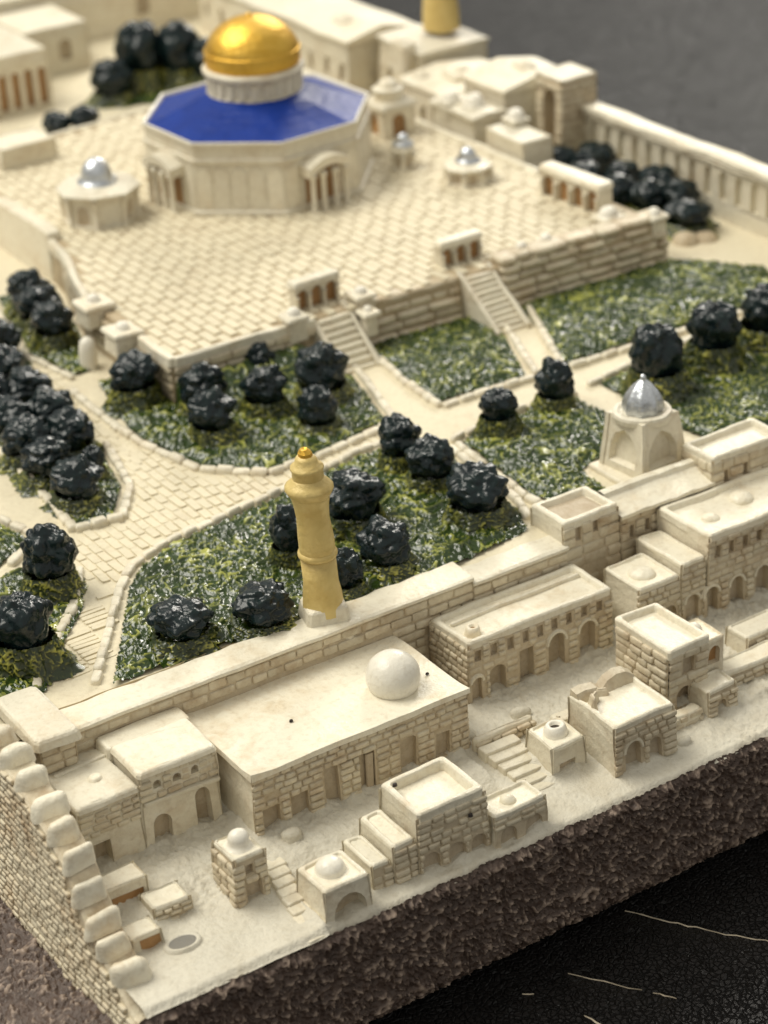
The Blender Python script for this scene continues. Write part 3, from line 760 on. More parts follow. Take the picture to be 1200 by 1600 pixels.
# ================================================================== minarets
def minaret(name, x, y, zb, zt, rr, label, pedestal, lean=0.0):
    th = Thing(name, (x, y, zb), label, "minaret"); H = zt - zb; z = lambda t: zb + H * t
    def leaned(mb):
        mb.v = [(p[0] - lean * (p[2] - zb) * .848, p[1] + lean * (p[2] - zb) * .53, p[2]) for p in mb.v]; return mb
    if pedestal:
        p = MB(); p.box(x - rr * 1.35, y - rr * 1.25, zb - .3, x + rr * 1.35, y + rr * 1.25, z(.115), .12, .07, 3); p.xf(x, y, R(-18)); th.part("pedestal", leaned(p), "cream", amp=.08)
    s = MB(); s.lathe(x, y, [(rr * 1.10, z(.06)), (rr * 1.06, z(.16)), (rr * .95, z(.24)), (rr * .94, z(.395))], 20); th.part("lower_shaft", leaned(s), "gold_paint", amp=.045, smooth=True)
    b = MB(); b.lathe(x, y, [(rr * .93, z(.385)), (rr * 1.04, z(.395)), (rr * 1.06, z(.41)), (rr * .98, z(.425)), (rr * .90, z(.43))], 20); th.part("band", leaned(b), "gold_paint", amp=.045, smooth=True)
    u = MB(); u.lathe(x, y, [(rr * .95, z(.42)), (rr * .96, z(.50)), (rr * .92, z(.62)), (rr * .95, z(.70)), (rr * 1.02, z(.745)), (rr * 1.04, z(.765))], 20); th.part("upper_shaft", leaned(u), "gold_paint", amp=.045, smooth=True)
    g = MB(); g.lathe(x, y, [(rr * 1.02, z(.755)), (rr * 1.16, z(.775)), (rr * 1.30, z(.800)), (rr * 1.30, z(.812)), (rr * 1.12, z(.83)), (rr * .92, z(.845)), (rr * .86, z(.86))], 20); th.part("balcony", leaned(g), "gold_paint", amp=.04, smooth=True)
    c = MB(); c.lathe(x, y, [(rr * .86, z(.85)), (rr * .84, z(.90)), (rr * .92, z(.912)), (rr * .90, z(.925)), (rr * .68, z(.932)), (rr * .60, z(.965)), (rr * .44, z(.985))], 16); th.part("lantern", leaned(c), "gold_paint", amp=.03, smooth=True)
    f = MB(); f.lathe(x, y, [(rr * .42, z(.975)), (rr * .40, z(1.0)), (rr * .22, z(1.018)), (rr * .10, z(1.012))], 9); th.part("broken_tip", leaned(f), "gold_leaf", amp=.09)
minaret("minaret", 8.25, 6.42, 2.5, 6.55, .405, "matte gold minaret standing on the front wall", True, .045)
minaret("minaret", 31.0, 34.6, 4.55, 10.5, .60, "far gold minaret cut off by the top of the photo", False)

# ================================================================== front boundary wall
def front_wall():
    loc = (1.7, 5.8, 0); th = Thing("boundary_wall", loc, "long block wall that carries the gold minaret", "wall")
    for x0, x1, z1 in ((1.7, 11.75, 2.6), (11.75, 14.4, 2.46)):
        fc = Face((x0, 5.8), (x1, 5.8), .3, z1 - .1, .03); w = MB()
        wall_face(w, fc, [])
        b = Face((x1, 6.85), (x0, 6.85), 2.0, z1 - .1, .03); wall_face(w, b, [])
        wo = th.part("wall_face", w, "joint_wash")
        c = MB(); n = int((x1 - x0) / .28); rs = []
        for i in range(n + 1):
            x = x0 + (x1 - x0) * i / n
            sc = .06 * abs(math.sin(x * 3.3 + .4)) + .05 * N3(x * 1.9, 4); yb = 6.62 + sc - (.12 if x1 > 12 else 0); w_ = .02 * N3(x * 2, 9); q = .03 * N3(x * .8, 2.2)
            rs.append([(x, 5.84, z1 - .16), (x, 5.745 + w_, z1 - .10), (x, 5.75 + w_, z1 - .03), (x, 5.83 + w_, z1 + q), (x, 6.2, z1 + .015 + q), (x, yb - .1, z1 + .02), (x, yb, z1 - .04), (x, yb + .03, z1 - .3)])
        m = 8; vs = [p for r in rs for p in r]; c.add(vs, [(i * m + k, (i + 1) * m + k, (i + 1) * m + k + 1, i * m + k + 1) for i in range(n) for k in range(m - 1)] + [tuple(range(m)), tuple(n * m + k for k in reversed(range(m)))])
        th.part("coping", c, "cream_roof", amp=.02)
        # stones where no building stands in front
        hid = []
        for a, bb, zt in ((.9, 2.4, 1.75), (2.3, 4.3, 2.05), (4.3, 9.55, 1.86), (10.45, 14.5, 1.7)):
            if bb > x0 and a < x1: hid.append(op((a + bb) / 2 - x0, 0, bb - a, zt, False))
        course(fc, wo, loc, .42, z1 - .15, hid, .235, .52, .05, "brick", maxn=240)
front_wall()

# corner tower and the climbing left wall
def corner_tower():
    loc = (.95, 5.45, 0); th = Thing("corner_tower", loc, "flat topped corner block where the left wall meets the minaret wall", "tower")
    w = MB(); fs = {}
    for k, a, b in (("f", (.95, 5.5), (1.75, 5.5)), ("r", (1.75, 5.5), (1.75, 7.4)), ("l", (.95, 7.4), (.95, 5.5)), ("b", (1.75, 7.4), (.95, 7.4))):
        fs[k] = Face(a, b, .1, 2.66, .04); wall_face(w, fs[k], [])
    wo = th.part("wall", w, "joint_wash")
    c = MB(); c.box(.84, 5.38, 2.6, 1.86, 7.5, 2.84, .04, .08, 5); th.part("cap_slab", c, "cream_roof", amp=.05)
    course(fs["f"], wo, loc, .9, 2.6, [], .22, .4); course(fs["r"], wo, loc, 2.2, 2.6, [], .2, .4)
corner_tower()

MER = [(.35, .15), (.98, .55), (1.45, .85), (1.82, 1.18), (2.2, 1.66), (2.62, 2.2), (3.2, 2.52), (3.78, 2.76), (4.5, 3.02), (5.2, 3.12), (5.9, 3.15), (6.6, 3.15)]
def crest_z(y):
    for (a, za), (b, zb) in zip(MER, MER[1:]):
        if y <= b: return za + (zb - za) * max(0, (y - a)) / (b - a)
    return MER[-1][1]
def left_wall():
    loc = (0, 0, -.9); th = Thing("stepped_wall", loc, "battlemented wall stepping down to the near left corner", "wall")
    w = MB(); ny = 46
    for i in range(ny + 1):
        y = .12 + 8.4 * i / ny; z = crest_z(y) - .33
        w.v += [(-.30, y, -1.4), (-.02, y, z - .02), (.04, y, z + .03), (.58, y, z + .03), (.62, y, z - .03), (.66, y, -.3)]
    w.f = [(i * 6 + k, i * 6 + k + 1, (i + 1) * 6 + k + 1, (i + 1) * 6 + k) for i in range(ny) for k in range(5)] + [(0, 1, 2, 3, 4, 5)]
    wo = th.part("wall_core", w, "brick", amp=.03)
    for i, (y, z) in enumerate(MER[1:]):
        m = MB(); k = .5 * (MER[i + 1][0] - MER[i][0]); k = min(.215, max(.14, k * .66)); hh = .32
        prof = []
        n = 6
        x0, x1 = -.10, .64
        m.box(x0, y - k, z - .42, x1 + random.uniform(-.05, .08), y + k, z + .02, .05, .15, 4)
        m.xf(.27, y, random.uniform(-.12, .12)); th.part("merlon", m, "cream_roof", amp=.10, smooth=True)
    # stones of the outer face, courses follow the ground line
    spots = []; rh = .135; f = Face((-.30, 8.3), (-.30, 0.1), -1.3, 3.0, .0)
    r = 0
    while -1.15 + r * rh < 2.9:
        z = -1.15 + r * rh + rh / 2; y = .15 + (r % 2) * .15
        while y < 6.9:
            l = random.uniform(.20, .34)
            if z + .12 < crest_z(y) - .22 and z > -.95:
                lean = -.30 + .28 * (z + 1.4) / max(.4, crest_z(y + l / 2) - .25 + 1.4)
                spots.append((y, lean, l, z))
            y += l
        r += 1
    spots.sort(); far = MB()
    for i, (y, lean, l, z) in enumerate(spots):
        a = ((lean, y + l / 2, z), (0, 1, 0), (-1, 0, .06), (.06, 0, 1), l - .03, .05 * random.uniform(.6, 1.3), rh - .028)
        if i < 295: put_block("brick", wo, loc, *a, "brick")
        else: block_into(far, *a, kind="brick")
    o = th.part("upper_bricks", far, "brick", wo, 0, True, kind="stuff")
left_wall()

# ================================================================== front row of buildings
GZ = .36
# plastered house at the left
def house_left():
    loc = (.95, 4.0, .3); th = Thing("terrace_house", loc, "two level plastered house against the wall at the left corner", "house")
    for key, (x0, x1, z1), ops, br in (
        ("low", (.95, 2.32, 1.98), [op(.42, .3, .42, .72, False, mat="recess", d=.3)], (1.2, 1.9)),
        ("high", (2.32, 4.12, 2.26), [op(.42, .3, .42, .82, True, d=.16), op(1.38, .42, .36, .92, True, d=.2), op(.42, 1.72, .18, .18, True), op(.86, 1.74, .18, .17, True), op(1.26, 1.76, .16, .17, True)], (1.52, 2.14))):
        w = MB(); fc = Face((x0, 4.0), (x1, 4.0), .2, z1 - .06, .06); wall_face(w, fc, ops)
        for a, b in (((x1, 4.0), (x1, 5.85)), ((x0, 5.85), (x0, 4.0))): wall_face(w, Face(a, b, .2, z1 - .06, .06), [])
        wo = th.part("wall", w, "cream"); opening_parts(th, wo, fc, ops)
        course(fc, wo, loc, br[0], br[1], ops, .15, .3, .05)
        if key == "high":
            lg = MB(); lg.box(x0 + .05, 3.95, 1.42, x1 - .02, 4.05, 1.5, 0, .02, 5); th.part("ledge", lg, "cream")
            r = MB(); r.box(x0, 3.98, z1 - .14, x1, 5.25, z1, .03, .09, 6); th.part("raised_roof", r, "cream_roof", amp=.05)
            r = MB(); r.box(x0 - .05, 5.2, z1 - .4, x1 + .1, 5.84, z1 - .06, .02, .05, 6); th.part("back_roof", r, "cream_roof")
        else:
            r = MB(); r.box(x0, 3.99, z1 - .14, x1 + .02, 5.84, z1, .03, .06, 6); ro = th.part("low_roof", r, "cream_roof", amp=.05)
            k = MB(); k.lathe(1.75, 4.75, [(.16, z1 - .02), (.13, z1 + .06), (.07, z1 + .10), (.05, z1 + .07)], 12); th.part("roof_knob", k, "cream_roof", ro, smooth=True)
            rb = MB(); rb.box(1.1, 5.3, z1 - .05, 2.3, 5.42, z1 + .05, .01, .03, 4); th.part("roof_rib", rb, "cream_roof", ro, amp=.05)
house_left()

def hall():
    loc = (4.3, 3.0, .2); th = Thing("long_hall", loc, "long flat roofed stone hall with white ball dome on top", "hall")
    x0, x1, y0, y1, z1 = 4.3, 9.6, 3.0, 5.82, 1.9
    U0 = lambda x: x - x0
    ops = [op(U0(4.72), .42, .40, .58, False), op(U0(5.38), .42, .40, .62, False), op(U0(6.17), .42, .37, .95, .5), op(U0(7.06), .42, .37, .92, False), op(U0(8.06), .42, .38, .9, .5), op(U0(8.92), .46, .36, .62, False)]
    w = MB(); fc = Face((x0, y0), (x1, y0), .2, z1 - .05, .05); wall_face(w, fc, ops)
    fr = Face((x1, y0), (x1, y1), .2, z1 - .05, .05)
    wall_face(w, fr, []); ws = MB(); wall_face(ws, Face((x0, y1), (x0, y0), .2, z1 - .05, .05), []); th.part("side_wall", ws, "cream")
    wo = th.part("wall", w, "joint_wash"); opening_parts(th, wo, fc, ops)
    course(fc, wo, loc, .40, z1 - .07, ops, .158, .29, .055)
    course(fr, wo, loc, .40, z1 - .1, [], .16, .3, .05, u1=1.2)
    for o in ops[3:4]:   # one leaf of this doorway stands proud
        d = MB(); d.box(x0 + o["u"] - .02, y0 + .03, .42, x0 + o["u"] + .16, y0 + .10, 1.28, 0, .02); th.part("door_leaf", d, "recess", wo)
    r = MB(); n, m = 18, 8; g = []
    for j in range(m + 1):
        for i in range(n + 1):
            x = x0 - .02 + (x1 - x0 + .04) * i / n; y = y0 - .015 + (y1 - y0 + .02) * j / m
            z = z1 - .02 + .035 * N3(x * .7, y * .9, 3) + .05 * sstep(.5, .0, min(x - x0, 5)) + .04 * (j == 0)
            g.append((x, y, z))
    r.add(g, [(j * (n + 1) + i, j * (n + 1) + i + 1, (j + 1) * (n + 1) + i + 1, (j + 1) * (n + 1) + i) for j in range(m) for i in range(n)])
    e = [(i) for i in range(n + 1)]
    o_ = len(r.v); r.v += [(g[i][0], g[i][1] - .01, z1 - .10) for i in e]; r.f += [(o_ + i, o_ + i + 1, i + 1, i) for i in range(n)]
    o_ = len(r.v); r.v += [(g[j * (n + 1) + n][0] + .01, g[j * (n + 1) + n][1], z1 - .10) for j in range(m + 1)]; r.f += [(o_ + j, o_ + j + 1, (j + 1) * (n + 1) + n, j * (n + 1) + n) for j in range(m)]
    o_ = len(r.v); r.v += [(g[j * (n + 1)][0] - .01, g[j * (n + 1)][1], z1 - .10) for j in range(m + 1)]; r.f += [(o_ + j + 1, o_ + j, j * (n + 1), (j + 1) * (n + 1)) for j in range(m)]
    th.part("roof", r, "cream_roof", amp=.03, smooth=False)
    s = MB(); cz = z1 + .26; rr = .585
    prof = [(.5, z1 - .03)] + [(rr * math.cos(t), cz + rr * .97 * math.sin(t)) for t in [R(-24 + 114 * i / 14) for i in range(14)]] + [(.01, cz + rr * .97)]
    s.lathe(8.42, 4.05, prof, 32); th.part("ball_dome", s, "white_paint", amp=.02, smooth=True)
    for p, q in (((9.25, 4.0), .05), ((6.0, 4.2), .05)):
        sp = MB(); sp.lathe(*p, [(q, z1 - .01), (q * .8, z1 + .03), (q * .3, z1 + .04)], 7, 1.0, .6, .4); th.part("speck", sp, "speck_dark")
hall()

# arcaded house B
x0 = 10.5
opsB = [op(.25, .46, .26, .66, True, trim=True), op(.80, .42, .42, .80, True, d=.2), op(1.55, .42, .38, .92, False, d=.2), op(2.42, .42, .46, 1.0, True, trim=True, d=.22), op(3.28, .42, .42, .95, True, trim=True, d=.22)]
opsB += [op(.28 + .42 * i, 1.5 + .01 * (i % 2), .17, .26, False, d=.1) for i in range(9)]
B = building("arcaded_house", (10.5, 4.28, 14.5, 5.78), .25, 2.02, "arcaded stone house with small upper windows behind the ball dome hall", "house", ops={"f": opsB}, tray=.12, rim=.13, sides=("f", "l"), v0=.42, rh=.155, L=.30)
kb = MB(); kb.box(10.75, 5.25, 1.86, 14.3, 5.36, 2.0, .01, .04, 8); B.part("roof_rib", kb, "cream_roof", B.roof, amp=.05)
ch = MB(); ch.lathe(10.95, 4.75, [(.20, 1.86), (.17, 2.02), (.15, 2.1), (.09, 2.1), (.08, 1.98)], 12); B.part("chimney", ch, "cream_roof", B.roof, amp=.05, smooth=True)
chh = MB(); chh.lathe(10.95, 4.75, [(.082, 2.03), (.01, 2.03)], 10); B.part("chimney_hole", chh, "brown_wash", B.roof, amp=.05)

# stepped house E
E1 = building("stepped_house", (16.95, 3.9, 20.6, 5.75), .25, 2.62, "tall stone house with tray roof and row of arches at the right edge", "house", ops={"f": [op(.12 + .78 * i, .45, .40, .82, True, trim=True, d=.2) for i in range(5)] + [op(.3 + .42 * i, 1.95, .16, .32, False) for i in range(8)]}, rim=.13, tray=.14, sides=("f",), v0=.45, rh=.165, L=.32)
for (cx_, cy_, r_) in ((17.75, 4.75, .22), (18.9, 5.0, .3)):
    k = MB(); k.lathe(cx_, cy_, dome_prof(r_, 2.47, .6), 16); E1.part("roof_dome", k, "cream_roof", E1.roof, smooth=True)
E2 = building("stepped_house", (16.2, 3.95, 16.95, 5.6), .25, 2.14, "narrow middle step between the tall and the low house on the right", "house", tray=.05, rim=.06, sides=("f",), v0=.45, ops={"f": [op(.35, .45, .36, .78, True, trim=True)]})
E3 = building("stepped_house", (14.95, 3.95, 16.2, 5.3), .25, 1.92, "low stone house with round bump on its roof left of the stepped house", "house", tray=.07, rim=.07, sides=("f",), v0=.45, ops={"f": [op(.95, .45, .38, .7, True)]})
k = MB(); k.lathe(15.55, 4.6, dome_prof(.32, 1.84, .5), 18); E3.part("roof_bump", k, "cream_roof", E3.roof, amp=.05, smooth=True)

# tall box C, its low neighbour, and roof steps
C1 = building("box_house", (6.5, .36, 8.2, 1.85), -.1, 1.5, "small box house with deep tray roof on the plinth edge", "house", tray=.22, rim=.13, draft=.07, sides=("f",), v0=.1, v1=1.3, rh=.15, L=.3, ops={"f": [op(.3, .02, .40, .46, True, d=.1), op(.9, .04, .38, .42, True, d=.1), op(1.4, .04, .36, .40, True, d=.1)]})
for p in ((6.75, 1.55, 1.5), (7.75, .33, 1.05)):
    sp = MB(); sp.lathe(p[0], p[1], [(.06, p[2] - .04), (.05, p[2] + .02), (.02, p[2] + .03)], 8, 1, .7); C1.part("speck", sp, "speck_dark")
C2 = building("box_house", (8.22, .22, 9.55, 1.0), -.1, .80, "low flat house with bump on roof right of the tray roofed box", "house", tray=.07, rim=.08, draft=.05, sides=("f",), v0=.42, v1=.68, rh=.14, L=.32, ops={"f": [op(.35, -.02, .42, .44, True, d=.1), op(.98, -.02, .44, .46, True, d=.1)]})
k = MB(); k.lathe(8.85, .62, dome_prof(.17, .72, .9), 14); C2.part("roof_bump", k, "cream_roof", C2.roof, smooth=True)
C3 = building("lean_to", (5.95, .42, 6.5, 1.75), -.1, .98, "long ribbed shed roof stepping down left of the tray roofed box", "shed", tray=.06, rim=.09, draft=.04, sides=("f",), v0=.05, v1=.85, rh=.15, L=.28)
C4 = building("lean_to", (5.45, .48, 5.95, 1.6), -.1, .70, "lowest narrow shed roof beside the little domed cell", "shed", tray=.05, rim=.09, draft=.04, sides=("f",), v0=.05, v1=.55, rh=.15, L=.28)

# domed cell D
D = building("domed_cell", (4.15, .16, 5.22, 1.22), -.1, .84, "low square cell with round dome beside the front steps", "house", tray=.06, rim=.10, draft=.04, rows=False, ops={"f": [op(.58, -.02, .72, .58, True, d=.28)]})
k = MB(); k.lathe(4.68, .78, [(.34, .76)] + dome_prof(.30, .80, .85), 22); D.part("dome", k, "white_paint", D.roof, smooth=True)

# small domed post P
P_ = building("domed_post", (3.0, 1.56, 3.76, 2.5), 0, 1.26, "small square post with knob dome standing in the lower court", "tower", tray=.03, rim=.05, draft=.06, sides=("f", "l"), v0=.12, rh=.17, L=.3, ops={"f": [op(.42, .1, .36, .52, False, d=.14), op(.36, .80, .16, .22, False, d=.1)]})
k = MB(); k.lathe(3.38, 2.03, [(.30, 1.22), (.24, 1.27), (.20, 1.33), (.21, 1.42), (.17, 1.52), (.08, 1.58), (.01, 1.59)], 18); P_.part("knob_dome", k, "white_paint", P_.roof, smooth=True)

# front steps
stairs("staircase", "worn narrow steps going down to the plinth edge beside the domed cell", 3.98, 4.42, 2.25, -.02, .42, .02, 9, False, -.36)

# broad steps between hall and well
th = Thing("staircase", (9.5, 1.1, 0), "broad shallow steps below the hall beside the well house", "stairs")
for i in range(6):
    m = MB(); y = 2.75 - .26 * i; m.box(9.62 + .04 * i, y - .30, -.05, 10.55 + .03 * i, y, .54 - .07 * i, 0, .03, 4); th.part("step", m, "cream", amp=.05)

# low masonry ledges that join the houses along the street
def ledge(x0, y0, x1, y1, z1, label):
    th = Thing("low_wall", (x0, y0, 0), label, "wall"); b = MB(); b.box(x0, y0, -.1, x1, y1, z1, .03, .06, 5); c = th.part("core", b, "cream", amp=.08)
    f = Face((x0, y0), (x1, y0), 0, z1, .03); course(f, c, th.loc, max(.1, z1 - .45), z1 - .05, [], .14, .34, .06)
ledge(9.62, 2.78, 11.2, 3.0, .66, "low masonry ledge at the top of the broad steps below the hall")
ledge(11.45, 2.35, 13.85, 2.75, .62, "low masonry ledge between the well house and the tall narrow house")
ledge(13.3, 1.15, 14.5, 1.5, .48, "low masonry ledge between the ruined house and the low shed")
ledge(14.6, 3.5, 15.9, 3.85, .75, "low masonry ledge in front of the bump roofed house")
rk = random.Random(4)
for i, (x, y, r_, lab) in enumerate(((9.75, 3.3, .16, "stone lump beside the hall's right corner"), (13.45, 2.2, .17, "stone lump behind the ruined house's right corner"), (4.9, 2.55, .15, "stone lump at the head of the worn narrow steps"), (11.25, 3.3, .14, "stone lump in front of the arcaded house's left end"), (15.9, 3.2, .18, "stone lump before the stepped house's arches"), (13.6, .75, .12, "stone lump by the plinth edge right of the ruined house"))):
    m = MB(); m.lathe(x, y, [(r_ * 1.3, .0), (r_ * 1.25, street_z(x, y) + r_ * .3), (r_, street_z(x, y) + r_ * .8), (r_ * .5, street_z(x, y) + r_ * 1.1), (.01, street_z(x, y) + r_ * 1.15)], 9, 1.2, .85, rk.uniform(0, 3))
    single("rock", m, "street", (x, y, 0), lab, "rock", "loose stone lumps in the street", amp=.16, smooth=True)

# well house
W_ = building("well_house", (10.5, 1.3, 11.42, 2.3), 0, .90, "little cube house with round well ring on its roof", "house", tray=.04, rim=.07, draft=.06, rows=False, ops={"f": [op(.42, .12, .4, .34, False, d=.08)]})
k = MB(); k.lathe(10.95, 1.82, [(.26, .84), (.25, .95), (.20, 1.06), (.15, 1.09), (.11, 1.06), (.10, .95)], 20); W_.part("well_ring", k, "white_paint", W_.roof, smooth=True)
k = MB(); k.lathe(10.95, 1.82, [(.105, 1.0), (.01, 1.0)], 14); W_.part("well_hole", k, "dark_hole", W_.roof)

# broken roof house H
H = building("ruined_house", (11.6, .58, 13.28, 2.25), -.05, 1.34, "house with jagged broken parapet on its roof near the plinth edge", "house", tray=.10, rim=.10, draft=.05, sides=("f",), v0=.12, rh=.15, L=.3, ops={"f": [op(.5, .14, .42, .68, True, trim=True, d=.16), op(1.12, .16, .34, .5, True, d=.12)]})
j = MB()
prof = [(11.66, .18), (11.9, .22), (12.2, .16), (12.35, .05), (12.5, .22), (12.75, .30), (13.0, .26), (13.2, .12)]
vs = []
for x, h in prof: vs += [(x, 2.2, 1.2), (x, 2.18, 1.30 + h), (x, 1.98, 1.26 + h), (x, 1.86, 1.2)]
j.add(vs, [(i * 4 + q, (i + 1) * 4 + q, (i + 1) * 4 + q + 1, i * 4 + q + 1) for i in range(len(prof) - 1) for q in range(3)] + [(0, 1, 2, 3), tuple(len(prof) * 4 - 4 + q for q in (3, 2, 1, 0))])
H.part("broken_parapet", j, "brick", amp=.06)
for (x, y, a) in ((11.95, 1.75, .4), (12.28, 1.9, -.5), (11.78, 1.6, 1.2)):
    s = MB(); s.box(x - .18, y - .07, 1.2, x + .18, y + .09, 1.46 + .1 * a, .05, .05, 2); s.xf(x, y, a); H.part("rubble", s, "brick", amp=.06)

# overhanging house F with annex
F_ = building("overhang_house", (13.9, 1.65, 15.02, 3.4), .05, 1.86, "tall narrow house with tray roof behind the ruined one", "house", tray=.16, rim=.11, draft=-.03, sides=("f", "l"), v0=.3, rh=.19, L=.42, ops={"f": [op(.55, 1.08, .34, .42, False, d=.1), op(.5, .3, .5, .5, True, d=.2)]})
F2 = building("annex", (15.02, 1.75, 15.55, 2.65), .05, 1.62, "small annex with knob and brown arch beside the tall narrow house", "house", tray=.04, rim=.05, draft=.0, rows=False, ops={"f": [op(.28, .95, .3, .45, True, mat="brown_wash", d=.14)]})
k = MB(); k.lathe(15.2, 2.35, dome_prof(.17, 1.6, .9), 12); F2.part("knob", k, "white_paint", F2.roof, smooth=True)
K1 = building("low_shed", (14.55, 1.05, 15.4, 1.72), .0, .84, "low shed with small arched door below the tall narrow house", "shed", tray=.05, rim=.06, sides=("f",), v0=.15, rh=.14, L=.28, ops={"f": [op(.42, .12, .26, .36, True)]})
K2 = building("low_shed", (15.4, 1.5, 17.2, 2.15), .0, .72, "long low shed at the right edge of the front street", "shed", tray=.05, rim=.06, sides=("f",), v0=.15, rh=.14, L=.3)
K3 = building("low_shed", (16.6, 2.15, 17.9, 2.9), .05, .92, "square shed behind the long low shed at the right edge", "shed", tray=.05, rim=.06, sides=("f",), v0=.25, rh=.14, L=.3)

# little boxes inside the left wall
L1 = building("yard_box", (.72, 2.75, 1.72, 3.35), .0, .86, "highest of three small boxes inside the stepped left wall", "house", group=None, tray=.02, rim=.04, draft=.03, rows=False, ops={"f": [op(.55, .1, .7, .5, False, mat="brown_wash", d=.05)]})
L2 = building("yard_box", (1.45, 2.05, 2.28, 2.72), .0, .55, "brick fronted box right of the others inside the left wall", "house", tray=.04, rim=.05, sides=("f",), v0=.12, v1=.46, rh=.12, L=.24)
L3 = building("yard_box", (.68, 1.5, 1.36, 2.05), .0, .52, "nearest small box inside the stepped left wall", "house", tray=.03, rim=.05, draft=.03, rows=False, ops={"f": [op(.42, .08, .44, .32, False, mat="brown_wash", d=.05)]})
pl = MB(); pl.lathe(1.62, 1.30, [(.42, .08), (.38, .20), (.31, .20), (.27, .175)], 22, 1.0, .62, R(20)); pt_ = Thing("basin", (1.62, 1.30, .1), "shallow dark oval basin in the lower left court", "basin")
pt_.part("rim", pl, "street", amp=.03, smooth=True)
pw = MB(); pw.lathe(1.62, 1.30, [(.30, .185), (.01, .18)], 20, 1.0, .62, R(20)); pt_.part("basin_floor", pw, "slate_paint", amp=.03)

# ================================================================== wall towers and fountain house
T1 = building("tray_tower", (14.3, 5.82, 15.95, 7.12), .3, 3.02, "square wall tower with brown stained tray roof", "tower", tray=.16, rim=.14, draft=.05, sides=("f",), v0=1.2, v1=2.86, rh=.26, L=.5, ops={"f": [op(.45, 2.45, .14, .36, False, d=.1), op(.95, 2.5, .14, .34, False, d=.1)]}, roofmat="cream_roof")
tb = MB(); tb.box(14.55, 6.05, 2.80, 15.7, 6.9, 2.885, 0, .03, 3); T1.part("stained_floor", tb, "recess", T1.roof, amp=.06)
def sloped():
    loc = (15.95, 5.78, .3); th = Thing("wall_gallery", loc, "sloping roofed wall between the two tray towers", "wall")
    ops = [op(.35 + .46 * i, 2.0 + .03 * i, .13, .32, False, d=.09) for i in range(5)]
    w = MB(); fc = Face((15.95, 5.8), (18.7, 5.8), .3, 2.72, .04); wall_face(w, fc, ops); wall_face(w, Face((18.7, 6.75), (15.95, 6.75), 2.2, 2.72, 0), []); wo = th.part("wall", w, "joint_wash"); opening_parts(th, wo, fc, ops)
    course(fc, wo, loc, 1.3, 2.66, ops, .235, .5, .05)
    r = MB(); n = 12; vs = []
    for i in range(n + 1):
        x = 15.9 + 2.8 * i / n; q = .03 * N3(x * 2.2, 5)
        vs += [(x, 5.72 + q, 2.62), (x, 5.70 + q, 2.72 + q), (x, 6.2, 2.86), (x, 6.34, 2.93), (x, 6.37, 3.04 + q), (x, 6.5, 3.07 + q), (x, 6.6, 3.03), (x, 6.62, 2.3)]
    r.add(vs, [(i * 8 + k, (i + 1) * 8 + k, (i + 1) * 8 + k + 1, i * 8 + k + 1) for i in range(n) for k in range(7)]); th.part("sloping_roof", r, "cream_roof", amp=.03)
sloped()
T2 = building("tray_tower", (18.6, 5.72, 20.9, 6.9), .3, 3.34, "square wall tower with tray roof at the right edge", "tower", tray=.15, rim=.12, draft=.05, sides=("f", "l"), v0=1.4, v1=3.18, rh=.26, L=.5, ops={"f": [op(.5, 2.55, .13, .34, False, d=.1), op(1.1, 2.55, .13, .34, False, d=.1), op(.9, 1.6, .16, .6, False, d=.1)]})

